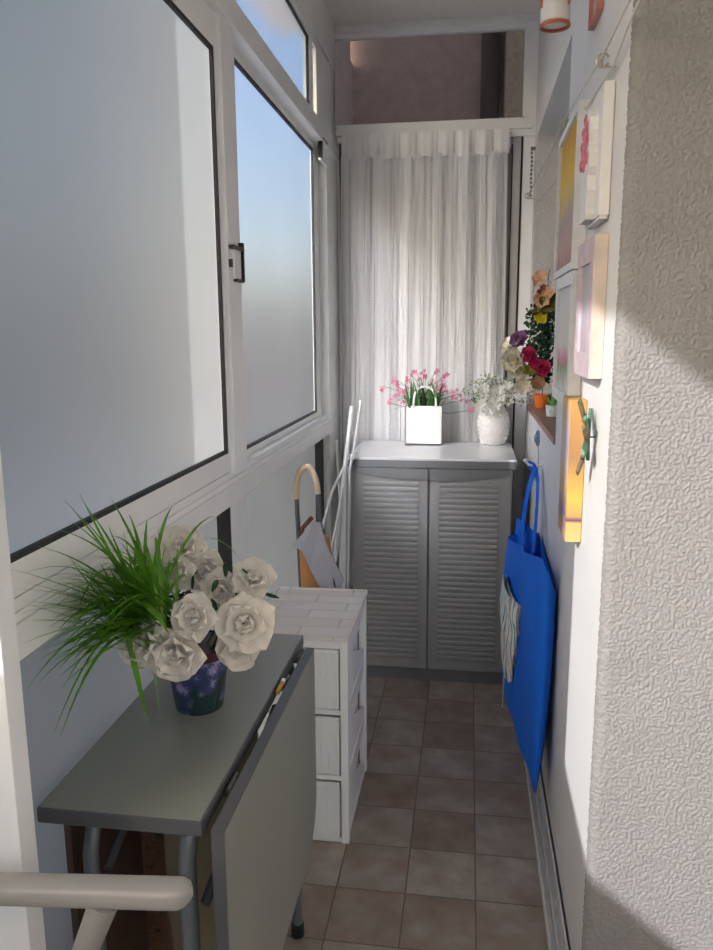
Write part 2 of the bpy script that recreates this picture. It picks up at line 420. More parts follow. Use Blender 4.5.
def sash(name, x, y0, y1, z0, z1, gy0, gy1, gz0, gz1, glass, fmat=FRAME):
    wq = struct(thing(name, (x, (y0+y1)/2, z0)))
    g = G(); t = 0.011
    g.box((x-t, y0, z0), (x+t, y1, gz0), bev=0.002); g.box((x-t, y0, gz1), (x+t, y1, z1), bev=0.002)
    g.box((x-t-0.0006, y0, z0-0.0006), (x+t+0.0006, gy0, z1+0.0006), bev=0.002); g.box((x-t-0.0006, gy1, z0-0.0006), (x+t+0.0006, y1, z1+0.0006), bev=0.002)
    g.done('window_frame', fmat, wq, smooth=False)
    pane((x-0.003, gy0-0.005, gz0-0.005), (x+0.003, gy1+0.005, gz1+0.005), (1, 0, 0), glass, wq)
    g = G(); q = 0.009
    g.box((x+0.003, gy0, gz0), (x+t+0.001, gy1, gz0+q)); g.box((x+0.003, gy0, gz1-q), (x+t+0.001, gy1, gz1))
    g.box((x+0.003, gy0, gz0), (x+t+0.001, gy0+q, gz1)); g.box((x+0.003, gy1-q, gz0), (x+t+0.001, gy1, gz1))
    g.done('gasket', GASKET, wq, smooth=False)
    return wq
w1 = sash('window_1', XL-0.012, YP-0.02, 2.055, 1.107, 2.222, YP-0.01, 1.925, 1.158, 2.14, FROST)
w2 = sash('window_2', XL-0.038, 2.06, 3.36, 1.09, 2.235, 2.11, 3.26, 1.128, 2.20, FROST_B)
# white interlocking stile + latch
g = G(); g.box((XL-0.001, 1.945, 1.10), (XL+0.012, 2.055, 2.235), bev=0.002); g.done('stile', FRAME, w1, smooth=False)
g = G(); g.box((XL+0.012, 1.975, 1.605), (XL+0.020, 2.03, 1.680), bev=0.001); st = g.done('latch', FRAME, w1, smooth=False)
g = G(); g.box((XL+0.012, 1.95, 1.678), (XL+0.026, 2.045, 1.687)); g.box((XL+0.012, 2.035, 1.60), (XL+0.026, 2.043, 1.70)); g.box((XL+0.012, 1.985, 1.598), (XL+0.022, 2.045, 1.606)); g.box((XL+0.012, 1.948, 1.632), (XL+0.02, 1.958, 1.652)); g.done('latch_edge', BLACK, st, smooth=False)
for z in (1.118, 1.138, 2.17, 2.20):
    G().lathe([(0.0075, 0), (0.0075, 0.003)], (0, 0, 0), 12).done('screw', BLACK, w1)
    o = bpy.data.objects[[k for k in WL if k.startswith('screw')][-1]]
    o.rotation_euler = (0, math.pi/2, 0); o.location = Vector((XL+0.0115, 2.02, z)) - WL[w1.name]
g = G(); g.box((XL+0.0, 3.235, 2.15), (XL+0.012, 3.38, 2.235), bev=0.002); g.done('stop', FRAME, w2, smooth=False)
g = G(); g.box((XL+0.0, 3.228, 2.16), (XL+0.018, 3.238, 2.235)); g.box((XL+0.0, 3.228, 2.23), (XL+0.022, 3.33, 2.236)); g.done('stop_edge', BLACK, w2, smooth=False)

# ---- open side where the sun enters, behind the camera
g = G()
g.box((XO-0.06, YB, 0), (XO, YP, 0.06)); g.box((XO-0.06, YB, 1.02), (XO, YP, 1.07)); g.box((XO-0.06, YB, 1.53), (XO, YP, 1.578)); g.box((XO-0.06, YB, 2.755), (XO, YP, ZC))
for y in (YB, -0.95, YP-0.05): g.box((XO-0.06, y, 0), (XO, y+0.05, ZC))
struct(g.done('trim_5', FRAME, smooth=False))
wq = struct(thing('window_9', (XO-0.03, 0, 0.06)))
pane((XO-0.034, YB+0.05, 0.05), (XO-0.028, YP-0.04, 1.54), (1, 0, 0), FROST_L, wq)

# ---- end wall window (behind the curtain) and transom
g = G()
g.box((XL, YE, 2.745), (XR, YE+0.05, ZC)); g.box((XL+0.01, YE-0.01, 2.755), (XR, YE+0.05, 2.77))
g.box((XL+0.01, YE-0.015, 2.30), (XR, YE+0.05, 2.372), bev=0.003)
g.box((XL+0.01, YE-0.03, 2.328), (XR-0.02, YE, 2.345), bev=0.002)
g.box((XL-0.06, YE, 0), (-0.632, YE+0.05, ZC)); g.box((-0.632, YE, 0), (-0.60, YE+0.05, 2.30)); g.box((0.215, YE-0.005, 0), (XR, YE+0.05, ZC), bev=0.002)
g.box((XL, YE, 0), (XR, YE+0.05, 0.06))
struct(g.done('trim_6', FRAME, smooth=False))
wq = struct(thing('window_3', (-0.2, YE+0.02, 2.372)))
g = G(); g.box((-0.632, YE, 2.372), (-0.622, YE+0.03, 2.745)); g.box((0.207, YE, 2.372), (0.218, YE+0.03, 2.745)); g.box((-0.63, YE, 2.372), (0.215, YE+0.03, 2.380)); g.box((-0.63, YE, 2.735), (0.215, YE+0.03, 2.745)); g.done('window_frame', FRAME, wq, smooth=False)
G().box((-0.626, YE+0.018, 2.375), (0.212, YE+0.022, 2.74)).done('pane', GLASS, wq, smooth=False)
wq = struct(thing('window_4', (-0.2, YE+0.02, 0.06)))
g = G(); g.box((-0.595, YE, 0.06), (-0.555, YE+0.035, 2.30), bev=0.002); g.box((0.165, YE, 0.06), (0.205, YE+0.035, 2.30), bev=0.002); g.box((-0.553, YE+0.001, 2.255), (0.163, YE+0.034, 2.299)); g.box((-0.553, YE+0.001, 0.061), (0.163, YE+0.034, 0.12)); g.done('window_frame', FRAME_G, wq, smooth=False)
pane((-0.56, YE+0.015, 0.11), (0.17, YE+0.021, 2.26), (0, -1, 0), FROST, wq)
g = G(); g.box((0.2055, YE-0.002, 0.06), (0.2135, YE+0.03, 2.30)); g.box((0.1655, YE-0.003, 0.1), (0.171, YE+0.03, 2.27)); g.box((-0.601, YE-0.002, 0.06), (-0.595, YE+0.03, 2.30)); g.done('gasket', GASKET, wq, smooth=False)

struct(G().box((-22, -14, -3.2), (12, 22, -3.0)).done('ground', M('pavement', (0.38, 0.37, 0.35, 1), 0.9, var=0.1, vs=1.5), smooth=False))
# ---- outside, beyond the end transom: neighbouring house wall with downpipe
NB = M('pinkish_render', srgb(200, 180, 170), 0.9, var=0.1, vs=14, bump=0.5, bs=60, bd=0.01)
NB2 = M('beige_roughcast', srgb(184, 170, 148), 0.9, var=0.16, vs=40, bump=0.7, bs=70, bd=0.01)
nb = thing('neighbour_building', (-0.6, 4.9, 0), 'pinkish rendered house wall outside behind the top end window', 'building')
G().box((-0.82, 4.75, -3.0), (1.5, 5.05, 4.2)).done('wall', NB, nb, smooth=False)
G().box((0.16, 4.45, -1.0), (1.5, 4.76, 4.2)).done('corner_wall', NB2, nb, smooth=False)
G().box((-0.80, 3.72, -3.0), (-0.70, 4.655, 4.2)).box((-0.80, 4.655, -3.0), (-0.70, 4.75, 2.98)).done('added_shade_fin', NB, nb, smooth=False)  # added fin on the left: keeps sun off the wall except a top patch
G().tube([(0.085, 4.69, -1), (0.085, 4.69, 4.2)], 0.055, 14).done('downpipe', M('brown_pipe', srgb(78, 66, 62), 0.5), nb)
# slab that continues our own building over the balcony (upper storey)
struct(G().box((XO-0.06, YB-0.1, ZC+0.15), (1.35, YE+0.05, 4.4)).done('wall_upper', NB, smooth=False))

# ================================================================== CURTAIN
CUR = M('white_voile', (0.95, 0.95, 0.96, 1), 0.85, var=0.02, trans=0.2)
cu = thing('string_curtain', (-0.2, YE-0.05, 0.2), 'white string curtain hanging over the end window', 'curtain')
CX0, CX1, CZ = -0.588, 0.148, 2.325
def fold(x): return 0.010*math.sin(x*52)+0.006*math.sin(x*97+1.0)
g = G()
def head(u, v):
    x = CX0+(CX1-CX0)*u
    pl = abs((u*9.0) % 1.0-0.5)*2
    a = 0.016*math.sin(u*9*2*math.pi) + 0.004*math.sin(u*31*2*math.pi)
    return Vector((x+0.006*math.cos(u*9*2*math.pi), YE-0.048+a*(0.3+0.7*v)*0.8, CZ-0.105*v + 0.004*math.sin(u*40)*v))
g.grid(head, 160, 6)
hd = g.done('header', M('white_cotton', (0.93, 0.93, 0.93, 1), 0.9, var=0.03, trans=0.15), cu)
g = G(); g.tube([(CX0-0.01, YE-0.035, CZ-0.012), (CX1+0.012, YE-0.035, CZ-0.012)], 0.006, 8).done('curtain_rod', FRAME, cu)
g = G()
lad = [0.06, 0.185, 0.31, 0.55, 0.80, 0.93]
NS = 330
for k in range(NS):
    u = (k+random.random()*0.9)/NS
    if any(abs(u-l) < 0.007 for l in lad): continue
    x = CX0+(CX1-CX0)*u
    wdt = random.choice([0.0007, 0.0012, 0.0018, 0.0018, 0.0022])
    y = YE-0.048+fold(x)*1.0+random.uniform(-0.003, 0.003)
    pts = []; zz = CZ-0.09; ph = random.uniform(0, 6); sw = random.uniform(-0.006, 0.006)
    pr = None
    for i in range(11):
        t = i/10; z = CZ-0.09-(2.0)*t
        spread = 1+0.05*t
        xx = (x+0.2)*spread-0.2 + sw*t + 0.0015*math.sin(ph+t*9)
        yy = y+0.002*math.sin(ph*2+t*7)
        a = g.bm.verts.new((xx-wdt, yy, z)); b = g.bm.verts.new((xx+wdt, yy+0.0006*math.sin(ph), z))
        if pr: g.bm.faces.new((pr[0], pr[1], b, a))
        pr = (a, b)
sd = g.done('strands', CUR, cu, recalc=False); sd['kind'] = 'stuff'
# back layer of the fine strings
g = G()
def back(u, v):
    x = CX0+0.006+(CX1-CX0-0.012)*u
    return Vector(((x+0.2)*(1+0.05*v)-0.2, YE-0.028+fold(x)*0.7+0.003*math.sin(u*210), CZ-0.09-1.98*v))
g.grid(back, 260, 10)
def net_mat():
    mt = bpy.data.materials.new('fine_strings'); mt.use_nodes = True; nt = mt.node_tree; nt.nodes.clear()
    o = nt.nodes.new('ShaderNodeOutputMaterial')
    d = nt.nodes.new('ShaderNodeBsdfDiffuse'); d.inputs[0].default_value = (0.92, 0.92, 0.94, 1)
    tl = nt.nodes.new('ShaderNodeBsdfTranslucent'); tl.inputs[0].default_value = (0.8, 0.8, 0.82, 1)
    tp = nt.nodes.new('ShaderNodeBsdfTransparent')
    m0 = nt.nodes.new('ShaderNodeMixShader'); m0.inputs[0].default_value = 0.25
    nt.links.new(d.outputs[0], m0.inputs[1]); nt.links.new(tl.outputs[0], m0.inputs[2])
    nz = nt.nodes.new('ShaderNodeTexNoise'); nz.noise_dimensions = '3D'; nz.inputs['Scale'].default_value = 1.0; nz.inputs['Detail'].default_value = 3
    nt.links.new(coord(nt, (140, 0.0, 0.15)), nz.inputs['Vector'])
    f = ramp(nt, nz.outputs[0], [(0.30, (0.6, 0.6, 0.6, 1)), (0.45, (1, 1, 1, 1))])
    m1 = nt.nodes.new('ShaderNodeMixShader'); nt.links.new(f, m1.inputs[0])
    nt.links.new(tp.outputs[0], m1.inputs[1]); nt.links.new(m0.outputs[0], m1.inputs[2])
    nt.links.new(m1.outputs[0], o.inputs[0]); return mt
bk = g.done('fine_strings', net_mat(), cu, recalc=False); bk['kind'] = 'stuff'
for l in lad:
    g = G(); x = CX0+(CX1-CX0)*l
    for k in range(150):
        z = CZ-0.11-k*0.0132; t = k/150
        xx = (x+0.2)*(1+0.05*t)-0.2
        y = YE-0.056+fold(x)
        g.box((xx-0.0035, y-0.0008, z-0.0038), (xx+0.0035, y+0.0008, z+0.0038))
    for s_ in (-1, 1):
        xt = x+s_*0.0045
        g.tube([(xt, YE-0.056+fold(x), CZ-0.1), ((xt+0.2)*1.05-0.2, YE-0.056+fold(x), CZ-0.11-1.98)], 0.0007, 4)
    g.done('beaded_string', M('beads', (0.72, 0.72, 0.74, 1), 0.5), cu, smooth=False)

# ================================================================== CABINET
CAB = M('grey_resin', srgb(149, 148, 147), 0.42, var=0.03, vs=12, bump=0.05, bs=400, bd=0.0005)
CABD = M('dark_grey_resin', srgb(112, 112, 114), 0.42, var=0.03)
CABT = M('pale_lid_resin', srgb(228, 228, 230), 0.16, var=0.02)
cb = thing('storage_cabinet', (-0.146, 3.3, 0), 'grey resin cabinet with two louvred doors and pale glossy lid', 'cabinet')
X0, X1, YF, YBk = -0.470, 0.182, 3.075, 3.555
g = G(); g.box((X0+0.02, YF+0.012, 0), (X1-0.02, YBk, 0.055)); g.done('plinth', CABD, cb, smooth=False)
g = G(); g.box((X0, YF+0.02, 0.05), (X1, YBk, 0.93), bev=0.004); g.done('body', CAB, cb, smooth=False)
g = G(); g.box((X0-0.014, YF-0.016, 0.926), (X1+0.010, YBk+0.004, 0.958), bev=0.004); g.done('rim', CABD, cb, smooth=False)
g = G(); g.box((X0-0.016, YF-0.018, 0.957), (X1+0.012, YBk+0.006, 0.966), bev=0.003); g.done('lid', CABT, cb, smooth=False)
XM = -0.152
for s_, (a, b) in ((0, (X0+0.006, XM-0.003)), (1, (XM+0.003, X1-0.006))):
    g = G(); g.box((a, YF-0.004, 0.060), (b, YF+0.019, 0.922), bev=0.004)
    dr = g.done('door', CAB, cb, smooth=False)
    la, lb = (a+0.045, b-0.040) if s_ == 0 else (a+0.040, b-0.050)
    # louvre field: rounded slats
    g = G(); n = 33; z0 = 0.10; z1 = 0.868; hh = (z1-z0)/n
    rows = []
    prof = [(0.0, 0.0045), (0.25, -0.0035), (0.6, -0.006), (0.88, -0.0045), (0.97, 0.0)]
    for i in range(n):
        for (t, d) in prof:
            z = z0+(i+t)*hh
            rows.append((g.bm.verts.new((la, YF-0.004+d*0.9, z)), g.bm.verts.new((lb, YF-0.004+d*0.9, z))))
    for A, B in zip(rows, rows[1:]): g.bm.faces.new((A[0], A[1], B[1], B[0]))
    # side caps of the field
    g.box((la-0.004, YF-0.0065, z0-0.004), (la, YF-0.003, z1+0.004)); g.box((lb, YF-0.0065, z0-0.004), (lb+0.004, YF-0.003, z1+0.004))
    g.done('louvres', CAB, cb and dr, smooth=False)
    # curved grip strip
    g = G(); poly = []
    n = 14
    for i in range(n+1):
        t = i/n
        x = a+(b-a)*t
        dip = (t**0.8 if s_ == 0 else (1-t)**0.8)
        z = 0.905-0.030*math.sin(min(1, dip)*math.pi/2)
        poly.append((x, YF-0.014, z))
    poly += [(b, YF-0.014, 0.924), (a, YF-0.014, 0.924)]
    g.prism(poly, (0, 0.011, 0)); g.done('handle', CABD, dr, smooth=False)

# ================================================================== PLANTER BAG + VASE on the cabinet
ZT = 0.966
GREEN = M('leaf_green', srgb(62, 104, 48), 0.5, var=0.25, vs=30)
GREEN2 = M('dark_leaf', srgb(44, 84, 54), 0.5, var=0.25, vs=30)
GRASS = M('grass_green', srgb(110, 164, 52), 0.38, var=0.35, vs=25, trans=0.25)
PINK = M('pink_petals', srgb(226, 138, 170), 0.6, var=0.15, vs=60, trans=0.2)
WPET = M('white_petals', srgb(238, 238, 232), 0.6, var=0.05, vs=40, trans=0.2)
CREAM = M('cream_petals', srgb(252, 243, 230), 0.6, var=0.05, vs=40, trans=0.12)
SAGE = M('sage_leaves', srgb(158, 172, 140), 0.6, var=0.15, vs=60, trans=0.1)

def little_flower(c, n, r, k=5, mat=PINK, name='blossom', parent=None, cup=0.25, core=None, pw=0.42):
    n = Vector(n).normalized(); a = n.orthogonal().normalized(); b = n.cross(a); ph = random.uniform(0, 6)
    g = G()
    for i in range(k):
        t = ph+2*math.pi*i/k
        d = a*math.cos(t)+b*math.sin(t)
        g.petal(c, d+n*0.15, n, r*random.uniform(0.85, 1.1), r*pw, cup, 4, 2)
    o = g.done(name, mat, parent, recalc=False)
    if core:
        G().ball(Vector(c)+n*r*0.15, r*0.18, sub=1).done('flower_centre', core, o)
    return o
YEL = M('yellow_centre', srgb(214, 180, 60), 0.7)

bagp = thing('flower_planter', (-0.196, 3.47, ZT), 'white square gift bag planter with handle and small pink flowers on the cabinet', 'planter')
bx0, bx1, by0, by1 = -0.279, -0.113, 3.425, 3.50
WCARD = M('white_board', srgb(244, 244, 242), 0.35, var=0.01)
g = G(); hgt = 0.176
g.box((bx0, by0, ZT), (bx1, by0+0.004, ZT+hgt)); g.box((bx0, by1-0.004, ZT), (bx1, by1, ZT+hgt)); g.box((bx0, by0, ZT), (bx0+0.004, by1, ZT+hgt)); g.box((bx1-0.004, by0, ZT), (bx1, by1, ZT+hgt)); g.box((bx0, by0, ZT), (bx1, by1, ZT+0.006))
g.done('bag', WCARD, bagp, smooth=False)
for yy in (by0+0.001, by1-0.001):
    pts = []
    for i in range(15):
        t = math.pi*i/14
        pts.append((-0.192-0.050*math.cos(t), yy-0.001, ZT+hgt-0.012+(0.098)*(math.sin(t)**0.55)))
    G().tube(pts, 0.0052, 8).done('handle', WCARD, bagp)
g = G()
for i in range(90):
    a = random.uniform(0, 2*math.pi); r = random.uniform(0.2, 1)
    root = (random.uniform(bx0+0.02, bx1-0.02), random.uniform(by0+0.01, by1-0.01), ZT+0.14)
    dx = random.gauss(0, 0.055); hh = random.uniform(0.03, 0.12)*(1.1-abs(dx)*3)+0.04
    g.blade(root, (root[0]+dx*1.2, min(3.555, max(3.36, root[1]+random.gauss(0, 0.03))), root[2]+hh), 0.02, 0.0075, 5)
for (dx, dz) in ((0.19, 0.055), (0.15, 0.06), (-0.17, 0.015), (-0.13, 0.05), (0.12, 0.07)):
    g.blade((-0.19, 3.46, ZT+0.16), (-0.19+dx, 3.44, ZT+0.13+dz), 0.04, 0.004, 6)
g.done('leaves', GREEN, bagp, recalc=False)
sp = [(-0.34, .30), (-0.375, .27), (-0.31, .27), (-0.33, .235), (-0.295, .25), (-0.26, .33), (-0.235, .345), (-0.27, .30), (-0.20, .34), (-0.185, .325), (-0.14, .345), (-0.11, .32), (-0.085, .325),
      (-0.12, .285), (-0.10, .255), (-0.06, .255), (-0.045, .24), (-0.08, .235), (-0.355, .20), (-0.02, .215), (-0.155, .30), (-0.32, .30), (-0.13, .26), (-0.29, .22), (0.012, .165), (-0.225, .31), (-0.305, .235), (-0.28,.265)]
g = G()
for (x, z) in sp:
    y = random.uniform(3.39, 3.46)
    g.tube([(-0.196+(x+0.196)*0.3, 3.46, ZT+0.15), ((x-0.196)/2-0.0, (y+3.46)/2, ZT+z*0.85), (x, y, ZT+z-0.01)], 0.0010, 4)
    for q in range(2):
        c = Vector((x+random.uniform(-0.014, 0.014), y+random.uniform(-0.01, 0.01), ZT+z-0.018+random.uniform(-0.014, 0.012)))
        little_flower(c, (random.uniform(-0.6, 0.6), -1, random.uniform(-0.2, 0.8)), random.uniform(0.010, 0.016), 5, PINK, 'blossom', bagp)
g.done('stems', GREEN, bagp)

# vase
CER = M('white_ceramic', srgb(240, 238, 234), 0.25, var=0.01)
VX, VY = 0.112, 3.487
va = thing('flower_vase', (VX, VY, ZT), 'white dimpled ceramic vase of white flowers on the cabinet', 'vase')
prof = [(0.040, 0.0), (0.050, 0.003), (0.060, 0.02), (0.068, 0.05), (0.072, 0.085), (0.070, 0.115), (0.062, 0.145), (0.050, 0.165), (0.046, 0.175), (0.050, 0.186), (0.046, 0.186), (0.042, 0.175), (0.055, 0.14), (0.0, 0.12)]
# refine
pp = []
for A, B in zip(prof, prof[1:]):
    for k in range(10): t = k/10; pp.append((A[0]*(1-t)+B[0]*t, A[1]*(1-t)+B[1]*t))
pp.append(prof[-1])
def dim(r, z, a):
    if z > 0.155 or r < 0.05: return r
    row = z/0.019; off = 0.5*(int(row) % 2)
    d = abs(math.sin(a*9+off*math.pi))*math.sin((row % 1)*math.pi)-0.5
    return r+0.004*d
G().lathe(pp, (VX, VY, ZT), 96, dim).done('vase_body', CER, va)
g = G()
for i in range(80):
    a = random.uniform(0, 2*math.pi)
    el = random.uniform(0.1, 1.3)
    L = random.uniform(0.05, 0.16)
    tip = Vector((VX+math.cos(a)*math.cos(el)*L*1.0, min(3.56, VY+math.sin(a)*math.cos(el)*L*0.5-0.02), ZT+0.18+math.sin(el)*L))
    g.tube([(VX, VY, ZT+0.15), (Vector((VX, VY, ZT+0.2))+tip)/2, tip], 0.0009, 4)
    for q in range(5):
        p = tip+Vector((random.gauss(0, 0.012), random.gauss(0, 0.008), random.gauss(0, 0.012)))
        d = Vector((random.gauss(0, 1), random.gauss(0, 1), random.gauss(0, 1)))
        g.petal(p, d, (0, -1, 0.3), 0.012, 0.007, 0.1, 2, 2)
g.done('sprigs', SAGE, va, recalc=False)
for (x, z) in [(-0.055, .215), (-0.04, .245), (-0.015, .225), (-0.065, .195), (-0.025, .20), (0.02, .27), (0.03, .24), (0.055, .285), (-0.01, .255), (0.06, .22), (0.0, .20), (0.075, .25), (-0.045, .275), (0.085, .275), (-0.02, .175)]:
    little_flower((VX+x, VY-0.05+random.uniform(-0.02, 0.01), ZT+z-0.02), (random.uniform(-0.5, 0.5), -1, random.uniform(0, 0.6)), random.uniform(0.026, 0.036), 6, WPET, 'blossom', va, 0.2, pw=0.5)
for i in range(40):
    a = random.uniform(0, 2*math.pi); e = random.uniform(0.1, 1.4); L = random.uniform(0.08, 0.16)
    little_flower((VX+math.cos(a)*math.cos(e)*L, min(3.55, VY-0.02+math.sin(a)*math.cos(e)*L*0.4), ZT+0.17+math.sin(e)*L), (random.gauss(0, 1), -1, 0.3), 0.009, 5, WPET, 'small_blossom', va)
G().petal((VX-0.06, VY-0.03, ZT+0.185), (-1, -0.2, 0.35), (0, -0.6, 1), 0.05, 0.035, 0.1).done('leaf', M('blue_green_leaf', srgb(70, 120, 100), 0.5), va, recalc=False)

# ================================================================== NICHE FLOWERS
def rnd(a, b): return random.uniform(a, b)
ZS = NZ0+0.022
np_ = thing('flower_arrangement', (0.30, 3.15, ZS), 'colourful artificial flower arrangement in an orange pot on the wall niche sill', 'flower arrangement')
ORA = M('orange_pot', srgb(226, 122, 48), 0.4)
G().lathe([(0.024, 0), (0.028, 0.006), (0.036, 0.04), (0.038, 0.055), (0.036, 0.057), (0.03, 0.045), (0, 0.045)], (0.306, 3.33, ZS), 24).done('pot', ORA, np_)
PET2 = {k: M(k, srgb(*v), 0.6, var=0.2, vs=50, trans=0.1) for k, v in dict(hot_pink=(206, 52, 104), peach=(238, 190, 150), olive=(150, 150, 50), lilac=(160, 110, 160), ivory=(228, 220, 196), yellow=(232, 208, 30), red_brown=(150, 84, 62)).items()}
g = G()
for i in range(560):
    a = rnd(0, 2*math.pi); r = rnd(0.02, 0.085); z = rnd(1.27, 1.57)
    c = Vector((0.285+r*math.cos(a)*0.75, 3.14+r*math.sin(a)*1.6, z))
    g.petal(c, (random.gauss(-0.4, 1), random.gauss(-0.5, 1), random.gauss(0.2, 0.8)), (-0.3, -1, 0.4), rnd(0.015, 0.03), rnd(0.01, 0.016), 0.15, 3, 2)
g.done('foliage', GREEN2, np_, recalc=False)
g = G()
for tp in [(0.262, 3.15, 1.66), (0.29, 3.12, 1.62), (0.275, 3.10, 1.57), (0.17, 3.12, 1.38), (0.20, 3.10, 1.42), (0.30, 3.16, 1.70)]:
    g.tube([(0.306, 3.33, ZS+0.04), (0.30, 3.2, 1.38), (0.29, 3.16, (1.40+tp[2])/2), tp], 0.0016, 5)
g.done('stems', GREEN2, np_)
def big(c, n, r, mat, k=6, layers=1, nm='blossom', cup=0.35, core=YEL):
    n = Vector(n).normalized(); a = n.orthogonal().normalized(); b = n.cross(a)
    g = G()
    for L in range(layers):
        ph = L*0.5+rnd(0, 1); rr = r*(1-0.28*L)
        for i in range(k):
            t = ph+2*math.pi*i/k; d = a*math.cos(t)+b*math.sin(t)
            g.petal(Vector(c)+n*0.002*L, d+n*(0.1+0.5*L), n, rr*rnd(0.9, 1.1), rr*0.85, cup, 4, 3)
    o = g.done(nm, mat, np_, recalc=False)
    if core: G().ball(Vector(c)+n*r*0.15, r*0.15, sub=1).done('flower_centre', core, o)
big((0.255, 3.02, 1.655), (-0.4, -1, 0.3), 0.034, PET2['peach'], 5)
big((0.268, 3.0, 1.585), (-0.4, -1, 0.0), 0.040, PET2['peach'], 5)
big((0.268, 2.98, 1.605), (-0.2, -1, 0.6), 0.028, PET2['red_brown'], 4, core=None)
big((0.285, 2.95, 1.60), (-0.6, -1, 0.3), 0.030, PET2['peach'], 4, core=None)
big((0.262, 2.99, 1.515), (-0.3, -1, 0.2), 0.030, PET2['yellow'], 5, core=None)
big((0.245, 2.99, 1.53), (-0.4, -0.5, 0.9), 0.032, M('olive_leaf', srgb(92, 92, 44), 0.6), 4, nm='leaf', core=None)
big((0.295, 2.99, 1.56), (-0.4, -1, 0.3), 0.045, M('olive_leaf_2', srgb(110, 106, 48), 0.6), 4, nm='leaf', core=None)
big((0.185, 2.98, 1.43), (-0.5, -1, 0.6), 0.040, PET2['lilac'], 7, 2)
big((0.165, 3.0, 1.415), (-0.7, -0.6, 0.9), 0.046, PET2['ivory'], 6, core=None)
big((0.170, 2.96, 1.36), (-0.5, -1, 0.1), 0.050, PET2['ivory'], 7, 2)
big((0.195, 2.96, 1.325), (-0.5, -1, 0.0), 0.045, PET2['ivory'], 7, 2)
big((0.222, 2.93, 1.378), (-0.5, -1, 0.2), 0.036, PET2['hot_pink'], 7, 3, core=None)
big((0.240, 2.91, 1.355), (-0.3, -1, -0.2), 0.028, PET2['hot_pink'], 6, 2, core=None)
big((0.268, 2.88, 1.335), (-0.4, -1, 0.1), 0.036, PET2['hot_pink'], 7, 3, core=None)
big((0.235, 2.90, 1.315), (-0.3, -0.6, 1.0), 0.040, PET2['olive'], 5, nm='leaf', core=None)
big((0.205, 2.94, 1.27), (-0.4, -1, -0.1), 0.034, PET2['ivory'], 6, core=None)
big((0.235, 3.02, 1.262), (-0.3, -1, 0.1), 0.036, PET2['ivory'], 6, core=None)
big((0.262, 2.98, 1.275), (-0.3, -1, 0.1), 0.032, PET2['peach'], 6, core=None)
big((0.150, 3.03, 1.40), (-0.7, -0.6, 0.5), 0.035, PET2['ivory'], 6, core=None)
n2 = thing('flower_pot', (0.325, 2.95, ZS), 'small white patterned pot with light green leaves beside the orange pot in the niche', 'plant pot')
G().lathe([(0.024, 0), (0.03, 0.004), (0.034, 0.045), (0.031, 0.046), (0.028, 0.03), (0, 0.03)], (0.322, 2.98, ZS), 20).done('pot', M('speckled_white', srgb(210, 220, 214), 0.4, var=0.35, vs=120), n2)
g = G()
for i in range(26):
    a = rnd(0, 6.28); g.petal((0.322, 2.98, ZS+0.04), (math.cos(a), math.sin(a), rnd(0.4, 2.2)), (0, 0, 1), rnd(0.03, 0.06), 0.022, 0.1)
g.done('leaves', M('light_green', srgb(122, 184, 96), 0.5, var=0.15), n2, recalc=False)

# ================================================================== BLUE BAG
BLUE = M('blue_canvas', srgb(0, 106, 222), 0.8, var=0.06, vs=40, bump=0.15, bs=900, bd=0.0005)
bb = thing('tote_bag', (0.2, 2.4, 0.14), 'bright blue canvas tote bag hanging from a hook on the right wall', 'bag')
def outer(u, v):   # u: 0 far .. 1 near ; v: 0 bottom .. 1 top
    zt = 0.752+(0.845-0.752)*u; zb = 0.226*(1-u)+0.135*u
    z = zb+(zt-zb)*v
    y = 2.70+(2.11-2.70)*u
    x = 0.142+0.064*u**1.3
    x += -0.004*math.sin(u*math.pi) + 0.008*math.sin(u*math.pi*3.4+1+v*2)*v + 0.003*math.sin(u*17+v*5) - 0.012*math.sin(v*math.pi)*(1-u)*0.8
    x += 0.022*(1-v)**2*u*0.5+0.010*(v**4)*(1-u)
    return Vector((x, y, z))
g = G(); g.grid(outer, 24, 24)
def near(u, v):
    a = outer(1, v)
    b = Vector((0.254-0.030*(1-v)**3, 2.13, a.z+0.0*v-(0.10*v*v)))
    return a.lerp(b, u)+Vector((0, -0.02*math.sin(u*math.pi), 0.0))
g.grid(near, 8, 24)
def inner(u, v):
    a = outer(u, v); return Vector((0.256-0.030*(1-v)**3*u, a.y+0.02*u, a.z+0.015*(1-u)-0.10*v*v*u))
g.grid(inner, 12, 24)
g.grid(lambda u, v: outer(0, v).lerp(inner(0, v), u), 4, 24)
g.grid(lambda u, v: outer(u, 0).lerp(inner(u, 0), v), 24, 3)
bmesh.ops.remove_doubles(g.bm, verts=g.bm.verts[:], dist=0.002)
g.done('bag_body', BLUE, bb)
# back panel rising over the rim
g = G(); g.grid(lambda u, v: Vector((0.180+0.05*u-0.014*(1-v), 2.72-0.10*u, 0.70+0.115*v-0.02*u)), 4, 3); g.done('back_panel', BLUE, bb)
def strap(pts, wd, name='strap'):
    g = G(); pts = [Vector(p) for p in pts]; rows = []
    for i, p in enumerate(pts):
        t = (pts[min(i+1, len(pts)-1)]-pts[max(i-1, 0)]).normalized()
        s_ = t.cross(Vector((0.9, 0.4, 0))).normalized()
        n_ = t.cross(s_)
        rows.append([g.bm.verts.new(p+s_*wd+n_*0.0015), g.bm.verts.new(p-s_*wd+n_*0.0015), g.bm.verts.new(p-s_*wd-n_*0.0015), g.bm.verts.new(p+s_*wd-n_*0.0015)])
    for A, B in zip(rows, rows[1:]):
        for k in range(4): g.bm.faces.new((A[k], A[(k+1) % 4], B[(k+1) % 4], B[k]))
    g.done(name, BLUE, bb)
hk = Vector((0.232, 2.74, 0.992))
